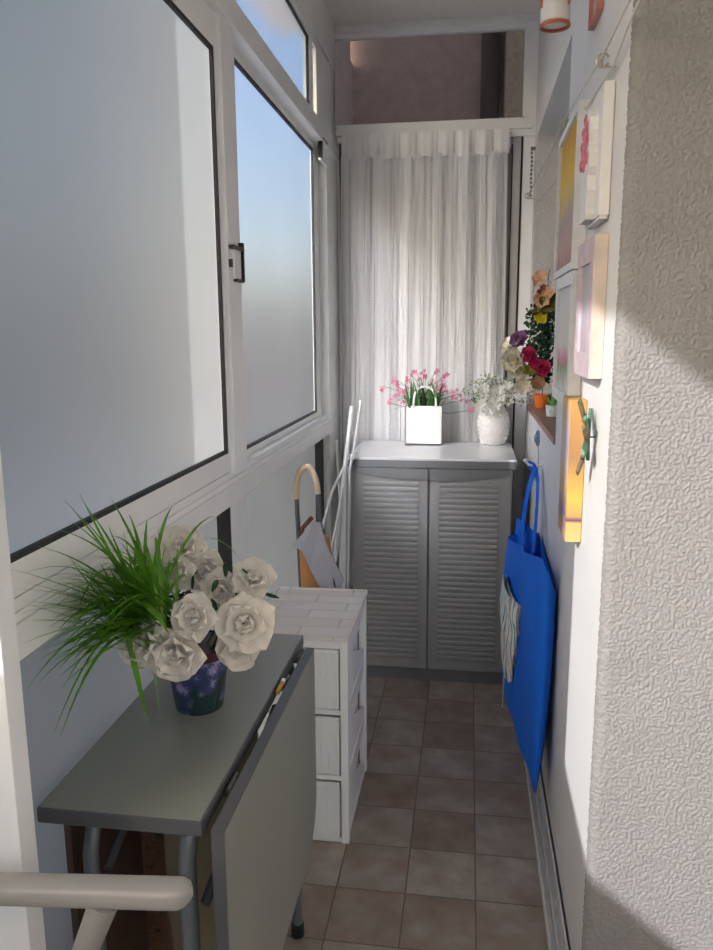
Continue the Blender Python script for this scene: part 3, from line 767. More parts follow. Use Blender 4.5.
strap([(0.192, 2.60, 0.74), (0.196, 2.66, 0.80), (0.206, 2.70, 0.87), (0.221, 2.73, 0.94), (0.236, 2.735, 0.985), (0.226, 2.745, 1.0), (0.212, 2.75, 1.0)], 0.015)
strap([(0.215, 2.45, 0.76), (0.226, 2.52, 0.83), (0.238, 2.62, 0.89), (0.245, 2.70, 0.95), (0.240, 2.735, 0.985), (0.230, 2.745, 1.002)], 0.013)
# patterned pouch sticking out
def pouch_mat():
    mt, nt, b = base_mat('patterned_fabric'); b.inputs['Roughness'].default_value = 0.85
    wv = nt.nodes.new('ShaderNodeTexWave'); wv.bands_direction = 'Y'; wv.inputs['Scale'].default_value = 7; wv.inputs['Distortion'].default_value = 4; wv.inputs['Detail Scale'].default_value = 3
    nt.links.new(coord(nt, (1, 1, 0.35)), wv.inputs[0])
    cc = ramp(nt, wv.outputs[1], [(0.0, srgb(60, 150, 170)), (0.10, srgb(240, 236, 226)), (0.42, srgb(244, 240, 232)), (0.48, srgb(214, 130, 50)), (0.54, srgb(240, 236, 228)), (0.80, srgb(244, 240, 232)), (0.86, srgb(110, 90, 90)), (0.93, srgb(236, 232, 224)), (1.0, srgb(30, 130, 130))])
    nt.links.new(cc, b.inputs['Base Color']); return mt
po = thing('fabric_pouch', (0.14, 2.5, 0.3), 'small multicoloured wavy patterned fabric pouch hanging against the blue bag', 'pouch')
g = G()
def pch(u, v):
    wv = (1-0.55*(1-v)**2.0)
    y = 2.60-0.26*(0.5+(u-0.5)*wv)
    o_ = outer(max(0, min(1, (2.70-y)/0.59)), 0.5)
    return Vector((o_.x-0.008-0.020*math.sin(u*math.pi)*(0.4+0.6*math.sin(v*2.6))+0.003*math.sin(v*14+u*6), y, 0.33+0.31*v+0.02*math.sin(u*5)*v))
g.grid(pch, 12, 16); g.grid(lambda u, v: pch(u, v)+Vector((0.008+0.006*math.sin(u*math.pi), 0, 0)), 12, 16)
g.done('pouch_body', pouch_mat(), po)
G().tube([pch(0.4, 0), pch(0.4, 0)+Vector((-0.002, 0, -0.05)), pch(0.4, 0)+Vector((-0.003, -0.01, -0.12))], 0.0018, 6).done('drawstring', M('string', srgb(190, 196, 200), 0.8), po)

hook = thing('wall_hook', (XR, 2.74, 1.0), 'white hook on the right wall holding the blue bag', 'hook')
g = G(); g.tube([(XR, 2.745, 1.002), (0.245, 2.745, 0.998), (0.215, 2.745, 1.001), (0.205, 2.745, 1.014)], 0.005, 8); g.ball((0.205, 2.745, 1.016), 0.0085); g.box((XR-0.003, 2.735, 0.985), (XR, 2.757, 1.02)); g.done('hook_body', M('white_enamel', srgb(240, 240, 240), 0.3), hook)

# round blue-white door knob / escutcheon with cord
kn = thing('round_ceramic_ornament', (XR, 2.93, 1.07), 'small round blue and white ceramic ornament with hanging cord on the right wall', 'ornament')
def disc(c, r, t, g, seg=20):
    A = [(c[0], c[1]+r*math.cos(2*math.pi*k/seg), c[2]+r*math.sin(2*math.pi*k/seg)) for k in range(seg)]
    g.prism(A, (t, 0, 0)); return g
g = disc((XR-0.010, 2.93, 1.072), 0.030, 0.010, G()); g.ball((XR-0.010, 2.93, 1.072), 0.020, (0.5, 1, 1)); g.done('disc', M('blue_white_glaze', srgb(120, 150, 180), 0.25, var=0.6, vs=60), kn)
G().tube([(XR-0.008, 2.90, 1.095), (XR-0.004, 2.885, 1.0), (XR-0.003, 2.885, 0.80), (XR-0.003, 2.89, 0.60)], 0.0013, 5).done('cord', M('grey_cord', srgb(150, 150, 150), 0.8), kn)

# ================================================================== PICTURES ON THE RIGHT WALL
WFR = M('white_wood', srgb(222, 223, 224), 0.55, var=0.05, vs=30)
def art(name, stops, scale=(1, 14, 2.5), dist=2.0, mixz=0.6, wob=0.4):
    mt, nt, b = base_mat(name); b.inputs['Roughness'].default_value = 0.5
    nz = nt.nodes.new('ShaderNodeTexNoise'); nz.inputs['Scale'].default_value = 1.0; nz.inputs['Detail'].default_value = 4; nz.inputs['Distortion'].default_value = dist
    nt.links.new(coord(nt, scale), nz.inputs['Vector'])
    sx = nt.nodes.new('ShaderNodeSeparateXYZ'); nt.links.new(coord(nt, None, 'Generated'), sx.inputs[0])
    a = nt.nodes.new('ShaderNodeMath'); a.operation = 'MULTIPLY_ADD'; a.inputs[1].default_value = wob; nt.links.new(nz.outputs[0], a.inputs[0])
    m_ = nt.nodes.new('ShaderNodeMath'); m_.operation = 'MULTIPLY_ADD'; m_.inputs[1].default_value = 1.0; m_.inputs[2].default_value = -wob/2; nt.links.new(sx.outputs['Z'], m_.inputs[0]); nt.links.new(m_.outputs[0], a.inputs[2])
    nt.links.new(ramp(nt, a.outputs[0], stops), b.inputs['Base Color']); return mt
def framed(name, label, y0, y1, z0, z1, xf, fw_, fmat, amat, cat='picture', rec=0.008):
    t = thing(name, (XR, (y0+y1)/2, z0), label, cat, None)
    g = G(); X = XR-0.001
    g.box((xf, y0, z0), (X, y1, z0+fw_), bev=0.0015); g.box((xf, y0, z1-fw_), (X, y1, z1), bev=0.0015)
    g.box((xf, y0, z0+fw_), (X, y0+fw_, z1-fw_), bev=0.0015); g.box((xf, y1-fw_, z0+fw_), (X, y1, z1-fw_), bev=0.0015)
    g.done('picture_frame', fmat, t, smooth=False)
    G().box((xf+rec, y0+fw_, z0+fw_), (X-0.004, y1-fw_, z1-fw_)).done('picture', amat, t, smooth=False)
    return t
framed('framed_picture', 'largest framed picture, yellow and purple painting in a deep white frame', 1.93, 2.33, 1.612, 1.985, 0.234, 0.018, WFR,
       art('yellow_painting', [(0.0, srgb(160, 110, 110)), (0.2, srgb(184, 150, 136)), (0.35, srgb(168, 150, 150)), (0.5, srgb(206, 178, 110)), (0.7, srgb(220, 178, 40)), (1.0, srgb(200, 150, 40))], (1, 16, 2)))
t = framed('framed_picture', 'narrow white framed picture of pink flowers just below the yellow painting', 1.90, 2.25, 1.285, 1.607, 0.234, 0.030, WFR,
       art('pink_flower_print', [(0.0, srgb(214, 212, 206)), (0.22, srgb(128, 150, 104)), (0.34, srgb(204, 120, 150)), (0.46, srgb(214, 206, 202)), (1.0, srgb(206, 206, 204))], (1, 9, 6)))
PNK = M('pale_mauve_paint', srgb(196, 178, 186), 0.6, var=0.15, vs=18)
BEI = M('raw_wood_edge', srgb(196, 182, 172), 0.6, var=0.12, vs=30)
t = framed('framed_picture', 'pale mauve painted frame with bare wood edge beneath the white plaque', 1.618, 1.85, 1.372, 1.655, 0.238, 0.05, PNK,
       art('mauve_print', [(0.0, srgb(176, 160, 170)), (0.5, srgb(190, 182, 192)), (1, srgb(160, 164, 176))], (1, 8, 3)), rec=0.006)
G().box((0.2395, 1.613, 1.373), (XR-0.001, 1.6178, 1.654)).done('frame_edge', BEI, t, smooth=False)
# white plaque with relief vase and roses
pl = thing('relief_plaque', (XR, 1.68, 1.68), 'white wooden plaque with a relief vase of pink roses, nearest the wall corner', 'plaque')
G().box((0.243, 1.625, 1.69), (XR-0.001, 1.81, 1.935), bev=0.003).done('board', WFR, pl, smooth=False)
G().box((0.246, 1.628, 1.684), (XR-0.004, 1.80, 1.690), bev=0.001).done('lower_edge', WFR, pl, smooth=False)
# relief silhouette in y,z
ys = 1.722
silh = [(-0.040, 1.690), (0.045, 1.690), (0.050, 1.700), (0.038, 1.712), (0.050, 1.745), (0.048, 1.775), (0.060, 1.790), (0.066, 1.815), (0.052, 1.835), (0.060, 1.86), (0.048, 1.885), (0.03, 1.905),
        (-0.02, 1.905), (-0.045, 1.885), (-0.05, 1.86), (-0.042, 1.835), (-0.062, 1.815), (-0.056, 1.790), (-0.042, 1.775), (-0.05, 1.745), (-0.034, 1.712), (-0.045, 1.700)]
silh_ = [(0.226, ys+a, z) for a, z in silh]
G().prism(silh_, (0.018, 0, 0)).done('vase_relief', WFR, pl, smooth=False)
ROSE = M('rose_pattern', srgb(206, 120, 140), 0.6, var=0.4, vs=70)
for (a, z) in [(0.0, 1.888), (-0.022, 1.87), (0.024, 1.868), (0.0, 1.85), (-0.035, 1.845), (0.036, 1.842), (-0.012, 1.825), (0.02, 1.822), (-0.035, 1.81), (0.04, 1.808), (0.0, 1.80)]:
    g = G()
    for L, rr in enumerate((0.0115, 0.008, 0.0045)):
        pts = [(0.2245-0.001*L, ys+a+rr*math.cos(q/9*6.283), z+rr*math.sin(q/9*6.283)) for q in range(9)]
        g.tube(pts, 0.0014, 5, closed=True)
    g.done('rose', ROSE, pl)
# canvas block
cv = thing('canvas_block', (XR, 1.85, 0.99), 'small canvas picture with golden yellow edge, lowest on the wall', 'picture')
GOLD = art('golden_paint', [(0.0, srgb(206, 176, 118)), (0.13, srgb(204, 170, 104)), (0.15, srgb(96, 56, 98)), (0.18, srgb(186, 150, 90)), (0.3, srgb(204, 170, 80)), (0.6, srgb(166, 122, 80)), (1.0, srgb(190, 146, 82))], (1, 5, 5), 1.0, wob=0.05)
G().box((0.229, 1.785, 0.985), (XR-0.001, 1.93, 1.315), bev=0.002).done('canvas', GOLD, cv, smooth=False)
G().box((0.2275, 1.79, 0.990), (0.2292, 1.926, 1.311)).done('picture', art('canvas_front', [(0.0, srgb(190, 150, 110)), (0.15, srgb(110, 96, 130)), (0.4, srgb(190, 160, 120)), (0.7, srgb(170, 164, 178)), (1.0, srgb(214, 170, 110))], (1, 16, 8)), cv, smooth=False)
# butterfly-like metal ornament
og = thing('leaf_ornament', (XR, 1.65, 1.17), 'small green and bronze metal leaf ornament on the wall beside the golden canvas', 'ornament')
BRZ = M('bronze_patina', srgb(112, 100, 74), 0.6, metal=0.0, var=0.3, vs=80)
TEA = M('teal_patina', srgb(84, 124, 100), 0.6, metal=0.0, var=0.3, vs=80)
for (y, z, dy, dz, L, W, mt_) in [(1.65, 1.25, -1, 0.6, 0.075, 0.04, BRZ), (1.65, 1.24, -1, -0.4, 0.065, 0.04, TEA), (1.65, 1.23, 0.2, -1, 0.07, 0.03, BRZ), (1.65, 1.26, 0.2, 1, 0.075, 0.035, BRZ), (1.65, 1.25, -0.8, -1.0, 0.06, 0.03, BRZ), (1.65, 1.25, -0.8, 1.4, 0.06, 0.03, TEA)]:
    g = G(); g.petal((XR-0.014, y, z), (-0.15, dy, dz), (-1, 0, 0), L, W, 0.1); g.done('leaf', mt_, og, recalc=False)
G().tube([(XR-0.014, 1.652, 1.20), (XR-0.016, 1.65, 1.245), (XR-0.014, 1.648, 1.31)], 0.004, 8).tube([(XR, 1.65, 1.25), (XR-0.014, 1.65, 1.25)], 0.002, 6).done('stem', TEA, og)
# small frame high on the wall
framed('framed_picture', 'small coppery pink edged frame highest on the right wall, cut by the top edge', 1.83, 1.955, 2.135, 2.30, 0.250, 0.008, M('coppery_pink', srgb(200, 130, 116), 0.45, var=0.1), art('small_print', [(0, srgb(200, 190, 186)), (1, srgb(224, 214, 206))]))

# ---- clothes line with screw eyes
CORD = M('white_cord', srgb(210, 208, 200), 0.7)
cl = thing('clothes_line', (0.24, 2.6, 2.0), 'thin white cord strung along the right wall through the screw eyes', 'cord')
g = G()
P1, P2, P3 = (0.238, YE-0.05, 2.045), (0.232, 2.21, 2.01), (0.236, 1.62, 1.975)
g.tube([P1, (0.238, 3.0, 2.028), P2], 0.0022, 6); g.tube([P2, (0.233, 1.9, 1.990), P3, (0.240, 1.46, 1.985), (0.245, 1.30, 1.990)], 0.0022, 6)
g.tube([(0.236, 2.10, 2.0), (0.25, 1.9, 1.96), (0.255, 1.60, 1.955), (0.250, 1.46, 1.965), (0.249, 1.3, 1.975)], 0.0022, 6)
g.tube([P1, (0.255, 3.2, 1.96), (0.258, 2.6, 1.93)], 0.0018, 6)
g.done('cord', CORD, cl)
EYE = M('steel_eye', srgb(190, 184, 170), 0.35, metal=0.7)
for (p, xw, lab) in (((0.240, 1.64, 1.975), XR, 'brass coloured screw eye nearest the wall corner'), ((0.236, 2.22, 2.008), XR, 'screw eye above the yellow painting'), ((0.238, YE-0.05, 2.045), XR, 'screw eye by the end window frame')):
    e = thing('screw_eye', (xw, p[1], p[2]), lab, 'hook')
    g = G(); g.tube([(p[0]+0.0, p[1]+0.006*math.cos(k/12*6.283)*2.0*0.6, p[2]+0.012*math.sin(k/12*6.283)) for k in range(12)], 0.0022, 6, closed=True)
    g.tube([(p[0]+0.00, p[1]+0.0, p[2]-0.012), (p[0]+0.010, p[1], p[2]-0.012), (xw+0.002, p[1], p[2]-0.012)], 0.002, 6)
    g.tube([(p[0]+0.012*math.cos(k/11*5.4+0.4)+0.0, p[1], p[2]+0.012*math.sin(k/11*5.4+0.4)) for k in range(12)], 0.0024, 6)
    g.done('ring', EYE, e)
# bead chain of the blind at the end frame
bc = thing('bead_chain', (0.248, YE-0.03, 2.03), 'grey bead chain hanging beside the end window frame', 'chain')
g = G()
for k in range(11): g.ball((0.250+0.001*math.sin(k), YE-0.03, 2.05+k*0.0175), 0.0062, sub=1)
g.tube([(0.250, YE-0.03, 2.04), (0.250, YE-0.03, 2.25)], 0.0012, 5); g.box((0.246, YE-0.035, 2.24), (0.264, YE-0.0, 2.25))
g.done('beads', M('grey_beads', srgb(120, 118, 116), 0.4), bc)

# ---- hanging lantern
la = thing('hanging_lantern', (0.172, 1.9, 2.12), 'white cylindrical lantern with copper trim hanging from the ceiling', 'lantern')
COP = M('copper', srgb(190, 100, 70), 0.35, metal=0.5, var=0.15)
LW = M('lantern_white', srgb(232, 230, 226), 0.5, var=0.02)
LX, LY = 0.172, 1.9
G().lathe([(0.0, 0.004), (0.029, 0.004), (0.032, 0.007), (0.032, 0.16), (0.030, 0.162), (0.0, 0.162)], (LX, LY, 2.130), 32).done('shade', LW, la)
G().lathe([(0.028, 0.0), (0.033, 0.0), (0.034, 0.003), (0.033, 0.006), (0.028, 0.006), (0.028, 0.0)], (LX, LY, 2.128), 32, cap=False).done('rim', COP, la)
g = G()
for a in (math.radians(200), math.radians(318), math.radians(80)):
    ca, sa = math.cos(a), math.sin(a)
    g.tube([(LX+0.034*ca, LY+0.034*sa, 2.165), (LX+0.0345*ca, LY+0.0345*sa, 2.22), (LX+0.034*ca, LY+0.034*sa, 2.29), (LX+0.012*ca, LY+0.012*sa, 2.335)], 0.0032, 6)
g.done('bands', COP, la)
G().tube([(LX, LY, 2.278), (LX, LY, ZC)], 0.0018, 6).done('wire', COP, la)

# ================================================================== DRAWER UNIT
PLW = M('white_plastic', srgb(246, 245, 243), 0.35, var=0.02)
def plank_mat():
    mt, nt, b = base_mat('embossed_planks'); b.inputs['Roughness'].default_value = 0.45
    br = nt.nodes.new('ShaderNodeTexBrick'); br.inputs['Scale'].default_value = 1; br.inputs['Brick Width'].default_value = 0.21; br.inputs['Row Height'].default_value = 0.066
    br.inputs['Mortar Size'].default_value = 0.003; br.inputs['Mortar Smooth'].default_value = 0.5
    br.inputs['Color1'].default_value = srgb(244, 240, 236); br.inputs['Color2'].default_value = srgb(232, 227, 222); br.inputs['Mortar'].default_value = srgb(222, 217, 212)
    nt.links.new(coord(nt), br.inputs[0]); nt.links.new(br.outputs[0], b.inputs['Base Color'])
    nz = nt.nodes.new('ShaderNodeTexNoise'); nz.inputs['Scale'].default_value = 1; nz.inputs['Detail'].default_value = 4; nt.links.new(coord(nt, (25, 160, 1)), nz.inputs['Vector'])
    a = nt.nodes.new('ShaderNodeMath'); a.operation = 'MULTIPLY_ADD'; a.inputs[1].default_value = -1.6; nt.links.new(br.outputs['Fac'], a.inputs[0]); nt.links.new(nz.outputs[0], a.inputs[2])
    add_bump(nt, b, a.outputs[0], 0.8, 0.003); return mt
def cloth_mat():
    mt, nt, b = base_mat('crinkled_translucent_plastic'); b.inputs['Roughness'].default_value = 0.5; b.inputs['Base Color'].default_value = srgb(246, 247, 245)
    nz = nt.nodes.new('ShaderNodeTexNoise'); nz.inputs['Scale'].default_value = 1; nz.inputs['Detail'].default_value = 5; nz.inputs['Distortion'].default_value = 1.0; nt.links.new(coord(nt, (140, 140, 18)), nz.inputs['Vector'])
    add_bump(nt, b, nz.outputs[0], 0.9, 0.005); return mt
du = thing('drawer_tower', (-0.465, 2.2, 0), 'white plastic three drawer tower with wood pattern top between table and cabinet', 'drawer unit')
DX0, DX1, DY0, DY1, DH = -0.612, -0.318, 1.985, 2.385, 0.632
g = G()
for x in (DX0, DX1-0.022):
    for y in (DY0-0.001, DY1-0.023): g.box((x-0.0005, y, 0), (x+0.0225, y+0.024, DH-0.0105), bev=0.004)
g.box((DX0, DY0, DH-0.03), (DX1, DY0+0.02, DH-0.004), bev=0.003); g.box((DX0, DY1-0.02, DH-0.03), (DX1, DY1, DH-0.004), bev=0.003)
g.box((DX0, DY0, DH-0.03), (DX0+0.02, DY1, DH-0.004), bev=0.003); g.box((DX1-0.02, DY0, DH-0.03), (DX1, DY1, DH-0.004), bev=0.003)
lev = [0.0, 0.197, 0.400, 0.604]
for z in lev[:3]: g.box((DX0+0.004, DY0+0.0012, z+0.002), (DX1-0.004, DY1-0.002, z+0.018), bev=0.002)
g.done('frame', PLW, du, smooth=False)
g = G(); g.box((DX0-0.004, DY0-0.004, DH-0.008), (DX1+0.004, DY1+0.004, DH), bev=0.002)
g.box((DX0-0.004, DY0-0.004, DH), (DX1+0.004, DY0+0.004, DH+0.006), bev=0.002); g.box((DX0-0.004, DY1-0.004, DH), (DX1+0.004, DY1+0.004, DH+0.006), bev=0.002)
g.box((DX0-0.004, DY0, DH), (DX0+0.004, DY1, DH+0.006), bev=0.002); g.box((DX1-0.004, DY0, DH), (DX1+0.004, DY1, DH+0.006), bev=0.002)
g.done('top', plank_mat(), du, smooth=False)
for i, x in enumerate((DX0+0.006, DX1-0.010)):
    for k in range(3):
        z0, z1 = lev[k]+0.018, lev[k+1]
        for (ya, yb, yc, yd) in ((DY0+0.024, DY0+0.20, None, None),):
            g = G()
            # slanted side ribs: broad panel with a triangular opening at its rear
            ym = DY0+0.17
            g.prism([(x, DY0+0.02, z0), (x, DY1-0.02, z0), (x, DY1-0.02, z0+0.025), (x, DY0+0.15, z0+0.115), (x, DY1-0.06, z1-0.03), (x, DY1-0.02, z1-0.03), (x, DY1-0.02, z1), (x, DY0+0.02, z1)], (0.004, 0, 0))
            g.done('side_panel', PLW, du, smooth=False)
CLO = cloth_mat()
for k in range(3):
    z0, z1 = lev[k]+0.020, lev[k+1]-0.001
    a, b = DX0+0.026, DX1-0.026
    g = G(); g.box((a, DY0-0.006, z0+0.004), (b, DY0+0.006, z1-0.012), bev=0.004)
    g.box((a, DY0, z0), (a+0.004, DY1-0.03, z1-0.02)); g.box((b-0.004, DY0, z0), (b, DY1-0.03, z1-0.02)); g.box((a, DY0, z0), (b, DY1-0.03, z0+0.004)); g.box((a, DY1-0.034, z0), (b, DY1-0.03, z1-0.02))
    d = g.done('drawer', CLO, du, smooth=False)
    G().box((a, DY0-0.010, z1-0.014), (b, DY0+0.008, z1-0.004), bev=0.002).done('drawer_lip', PLW, d, smooth=False)

# ================================================================== SHOPPING TROLLEY
tr = thing('shopping_trolley', (-0.52, 2.62, 0), 'folded shopping trolley with beige foam handle, tan bag and grey flap by the left glazing', 'shopping trolley')
FOAM = M('beige_foam', srgb(222, 200, 172), 0.85, var=0.04)
GM = M('grey_tube', srgb(104, 108, 114), 0.4, metal=0.3)
TAN = M('tan_fabric', srgb(196, 138, 88), 0.85, var=0.1, vs=12, bump=0.2, bs=500, bd=0.0008)
FLAP = M('grey_lilac_fabric', srgb(176, 176, 184), 0.8, var=0.04, vs=12)
def smooth_pts(P, k=4):
    P = [Vector(p) for p in P]; Q = []
    for i in range(len(P)-1):
        a, b, c, d = P[max(i-1, 0)], P[i], P[i+1], P[min(i+2, len(P)-1)]
        for j in range(k):
            t = j/k; Q.append(0.5*((2*b)+(c-a)*t+(2*a-5*b+4*c-d)*t*t+(3*b-a-3*c+d)*t**3))
    return Q+[P[-1]]
hp = [(-0.600, 2.62, 0.885), (-0.598, 2.62, 0.93), (-0.588, 2.62, 0.975), (-0.565, 2.62, 1.000), (-0.545, 2.62, 0.995), (-0.528, 2.62, 0.955), (-0.522, 2.62, 0.905)]
G().tube(smooth_pts(hp), 0.0115, 12).done('handle_grip', FOAM, tr)
g = G(); g.tube([(-0.599, 2.622, 0.89), (-0.592, 2.63, 0.60), (-0.585, 2.64, 0.12)], 0.0085, 10); g.tube([(-0.522, 2.622, 0.91), (-0.505, 2.63, 0.60), (-0.49, 2.64, 0.12)], 0.0085, 10)
g.tube([(-0.597, 2.63, 0.68), (-0.506, 2.63, 0.68)], 0.006, 8); g.tube([(-0.600, 2.64, 0.13), (-0.47, 2.64, 0.13)], 0.006, 8)
g.done('tubes', GM, tr)
g = G()
for x in (-0.585, -0.47):
    pts = [(x, 2.66+0.055*math.cos(k/20*6.283), 0.063+0.055*math.sin(k/20*6.283)) for k in range(20)]
    g.tube(pts, 0.008, 8, closed=True)
g.tube([(-0.598, 2.66, 0.063), (-0.46, 2.66, 0.063)], 0.005, 8); g.tube([(-0.585, 2.64, 0.13), (-0.585, 2.66, 0.063)], 0.006, 8); g.tube([(-0.47, 2.64, 0.13), (-0.47, 2.66, 0.063)], 0.006, 8)
g.done('wheels', BLACK, tr)
def tanbag(u, v):
    xl_ = -0.578+0.016*(1-v); xr_ = -0.475+0.085*(1-v)*1.1
    a = u*2*math.pi
    cx, hx = (xl_+xr_)/2, (xr_-xl_)/2
    return Vector((cx+hx*math.copysign(abs(math.cos(a))**0.5, math.cos(a)), 2.57+0.04*math.copysign(abs(math.sin(a))**0.6, math.sin(a))-0.01*math.sin(v*3), 0.14+0.62*v))
g = G(); g.grid(tanbag, 28, 12); bmesh.ops.remove_doubles(g.bm, verts=g.bm.verts[:], dist=0.0005)
g.grid(lambda u, v: tanbag(u, 1).lerp(Vector((-0.52, 2.57, 0.775)), v), 28, 2); g.grid(lambda u, v: tanbag(u, 0).lerp(Vector((-0.52, 2.57, 0.14)), v), 28, 2)
g.done('bag', TAN, tr)
fl = [(-0.594, 0.742), (-0.520, 0.828), (-0.497, 0.822), (-0.474, 0.749), (-0.413, 0.625), (-0.428, 0.578), (-0.445, 0.530), (-0.468, 0.548), (-0.530, 0.665), (-0.556, 0.728)]
fp = [(x, 2.505+0.35*(z-0.66)*0.2+0.01*math.sin(x*60), z) for x, z in fl]
g = G(); g.prism(fp, (0.0, 0.012, 0.0)); bmesh.ops.triangulate(g.bm, faces=[f for f in g.bm.faces if len(f.verts) > 4]); flo = g.done('flap', FLAP, tr, smooth=False)
G().prism([(-0.449, 2.496, 0.640), (-0.442, 2.496, 0.622), (-0.438, 2.496, 0.600), (-0.446, 2.496, 0.612)], (0, 0.012, 0)).done('flap_mark', BLACK, flo, smooth=False)
G().tube([(-0.592, 2.59, 0.72), (-0.565, 2.56, 0.795), (-0.53, 2.55, 0.835)], 0.008, 6).done('strap', M('brown_leather', srgb(120, 74, 60), 0.6), tr)

# ================================================================== CLOTHES RACK
rk = thing('drying_rack', (-0.53, 3.2, 0), 'folded white wire drying rack between the cabinet and the glazing', 'drying rack')
RW = M('white_epoxy_wire', srgb(226, 226, 226), 0.35)
def nr(p, k=0.955): return tuple(c+(q-c)*k for c, q in zip((0, 0, 1.47), p))
g = G()
g.tube([(-0.456, 3.02, 1.178), (-0.489, 3.02, 0.925), (-0.532, 3.01, 0.54), (-0.562, 3.01, 0.02)], 0.0095, 10)
g.tube([(-0.421, 3.03, 1.20), (-0.449, 3.03, 1.02), (-0.470, 3.03, 0.92), (-0.480, 3.03, 0.5), (-0.485, 3.03, 0.02)], 0.006, 10)
g.tube([(-0.57, 3.30, 1.00), (-0.555, 3.30, 0.7), (-0.53, 3.30, 0.02)], 0.006, 8)
g.tube([(-0.562, 3.01, 0.02), (-0.52, 3.02, 0.02), (-0.485, 3.03, 0.02)], 0.006, 8)
g.done('frame', RW, rk)
g = G()
g.tube([(-0.585, 2.99, 0.66), (-0.54, 3.0, 0.83), (-0.505, 3.01, 0.905), (-0.482, 3.02, 0.95)], 0.006, 8)
g.tube([(-0.56, 2.98, 0.50), (-0.515, 2.99, 0.73), (-0.489, 3.0, 0.88)], 0.0055, 8)
g.done('leg', RW, rk)
for k in range(7):
    x = -0.500+k*0.0
    G().tube([(-0.480-0.005*k, 2.995+0.004*k, 0.88-0.02*k), (-0.484-0.005*k, 2.995+0.004*k, 0.57-0.02*k), (-0.488-0.004*k, 2.995+0.004*k, 0.42-0.02*k), (-0.485-0.004*k, 2.995+0.004*k, 0.20)], 0.0018, 5).done('wire', RW, rk)
for (z, x) in ((1.12, -0.478), (1.06, -0.486), (1.135, -0.455), (1.09, -0.461), (1.03, -0.468), (0.97, -0.477)):
    G().tube([(x*0.957-0.004, 3.015, z*0.955+0.066), (x*0.957+0.022, 3.035, z*0.955+0.07)], 0.0018, 5).done('rung', RW, rk)

# ================================================================== FOLDING TABLE
TOP = M('pale_grey_laminate', srgb(142, 145, 137), 0.32, var=0.02, vs=4)
EDGE = M('dark_grey_edging', srgb(92, 94, 96), 0.4, var=0.04)
LEG = M('grey_enamel_tube', srgb(112, 118, 122), 0.32, metal=0.2, var=0.04)
tb = thing('drop_leaf_table', (-0.5, 1.35, 0), 'grey laminate drop leaf table folded against the glazing', 'table')
TX0, TX1, TY0, TY1, TZ = -0.648, -0.383, 0.992, 1.722, 0.750
def plate(name_edge, name_top, poly, ext, n, par, inset=0.0035):
    """slab with darker edging and a thin laminate face on both sides"""
    g = G(); g.prism(poly, ext); e = g.done(name_edge, EDGE, par, smooth=False)
    return e
G().box((TX0, TY0, TZ-0.026), (TX1, TY1, TZ-0.0008), bev=0.003).done('edging', EDGE, tb, smooth=False)
G().box((TX0+0.002, TY0+0.0028, TZ-0.006), (TX1-0.0028, TY1-0.003, TZ), bev=0.0006).done('table_top', TOP, tb, smooth=False)
# drop leaf: hangs just outside the top, rounded lower corners
LXc = -0.366; LT = 0.020
def leafpoly(x, ins=0.0):
    y0, y1, z1, z0 = 0.985+ins, 1.665-ins, 0.742-ins, 0.255+ins
    c = 0.135
    pts = [(x, y0, z1), (x, y1, z1)]
    for k in range(9):
        a = k/8*math.pi/2; pts.append((x, y1-c+c*math.cos(a), z0+c-c*math.sin(a)))
    for k in range(9):
        a = k/8*math.pi/2; pts.append((x, y0+c-c*math.sin(a), z0+c-c*math.cos(a)))
    return pts
lf = G().prism(leafpoly(LXc), (LT, 0, 0)).done('drop_leaf', EDGE, tb, smooth=False)
G().prism(leafpoly(LXc+LT-0.0005, 0.003), (0.0012, 0, 0)).done('leaf_laminate', TOP, lf, smooth=False)
G().prism(leafpoly(LXc-0.0006, 0.003), (0.0012, 0, 0)).done('leaf_laminate', TOP, lf, smooth=False)
HING = M('steel_hinge', srgb(120, 118, 116), 0.35, metal=0.6)
for y in (1.12, 1.50, 1.64):
    G().tube([(-0.3745, y-0.025, 0.735), (-0.3745, y+0.025, 0.735)], 0.005, 8).box((-0.388, y-0.02, 0.7215), (-0.366, y+0.02, 0.7235)).done('hinge', HING, tb, smooth=False)
def leg(pts, r=0.013, nm='leg'): return G().tube(pts, r, 12).done(nm, LEG, tb)
leg([(-0.405, 1.10, 0.716), (-0.412, 1.06, 0.712), (-0.421, 1.035, 0.69), (-0.424, 1.03, 0.65), (-0.424, 1.03, 0.0)], 0.0145)
leg([(-0.595+0.015, 1.10, 0.716), (-0.585, 1.05, 0.70), (-0.585, 1.03, 0.65), (-0.585, 1.03, 0.0)], 0.0125)
leg([(-0.585, 1.60, 0.716), (-0.585, 1.66, 0.70), (-0.585, 1.68, 0.65), (-0.585, 1.68, 0.0)], 0.0125)
leg([(-0.405, 1.60, 0.716), (-0.402, 1.645, 0.70), (-0.400, 1.66, 0.65), (-0.392, 1.63, 0.0)], 0.0125)
G().tube([(-0.585, 1.032, 0.60), (-0.424, 1.032, 0.60)], 0.009, 10).done('crossbar', LEG, tb); G().tube([(-0.585, 1.68, 0.30), (-0.395, 1.66, 0.30)], 0.009, 10).done('crossbar', LEG, tb)
g = G(); g.tube([(-0.405, 1.05, 0.56), (-0.392, 1.15, 0.62), (-0.385, 1.45, 0.70)], 0.009, 8); g.tube([(-0.575, 1.06, 0.60), (-0.575, 1.34, 0.715)], 0.008, 8); g.done('brace', EDGE, tb)
for (x, y) in ((-0.424, 1.03), (-0.585, 1.03), (-0.585, 1.68), (-0.392, 1.63)):
    G().lathe([(0.0165, 0), (0.0175, 0.004), (0.016, 0.03), (0.013, 0.032)], (x, y, 0.0), 12).done('leg_cap', BLACK, tb)
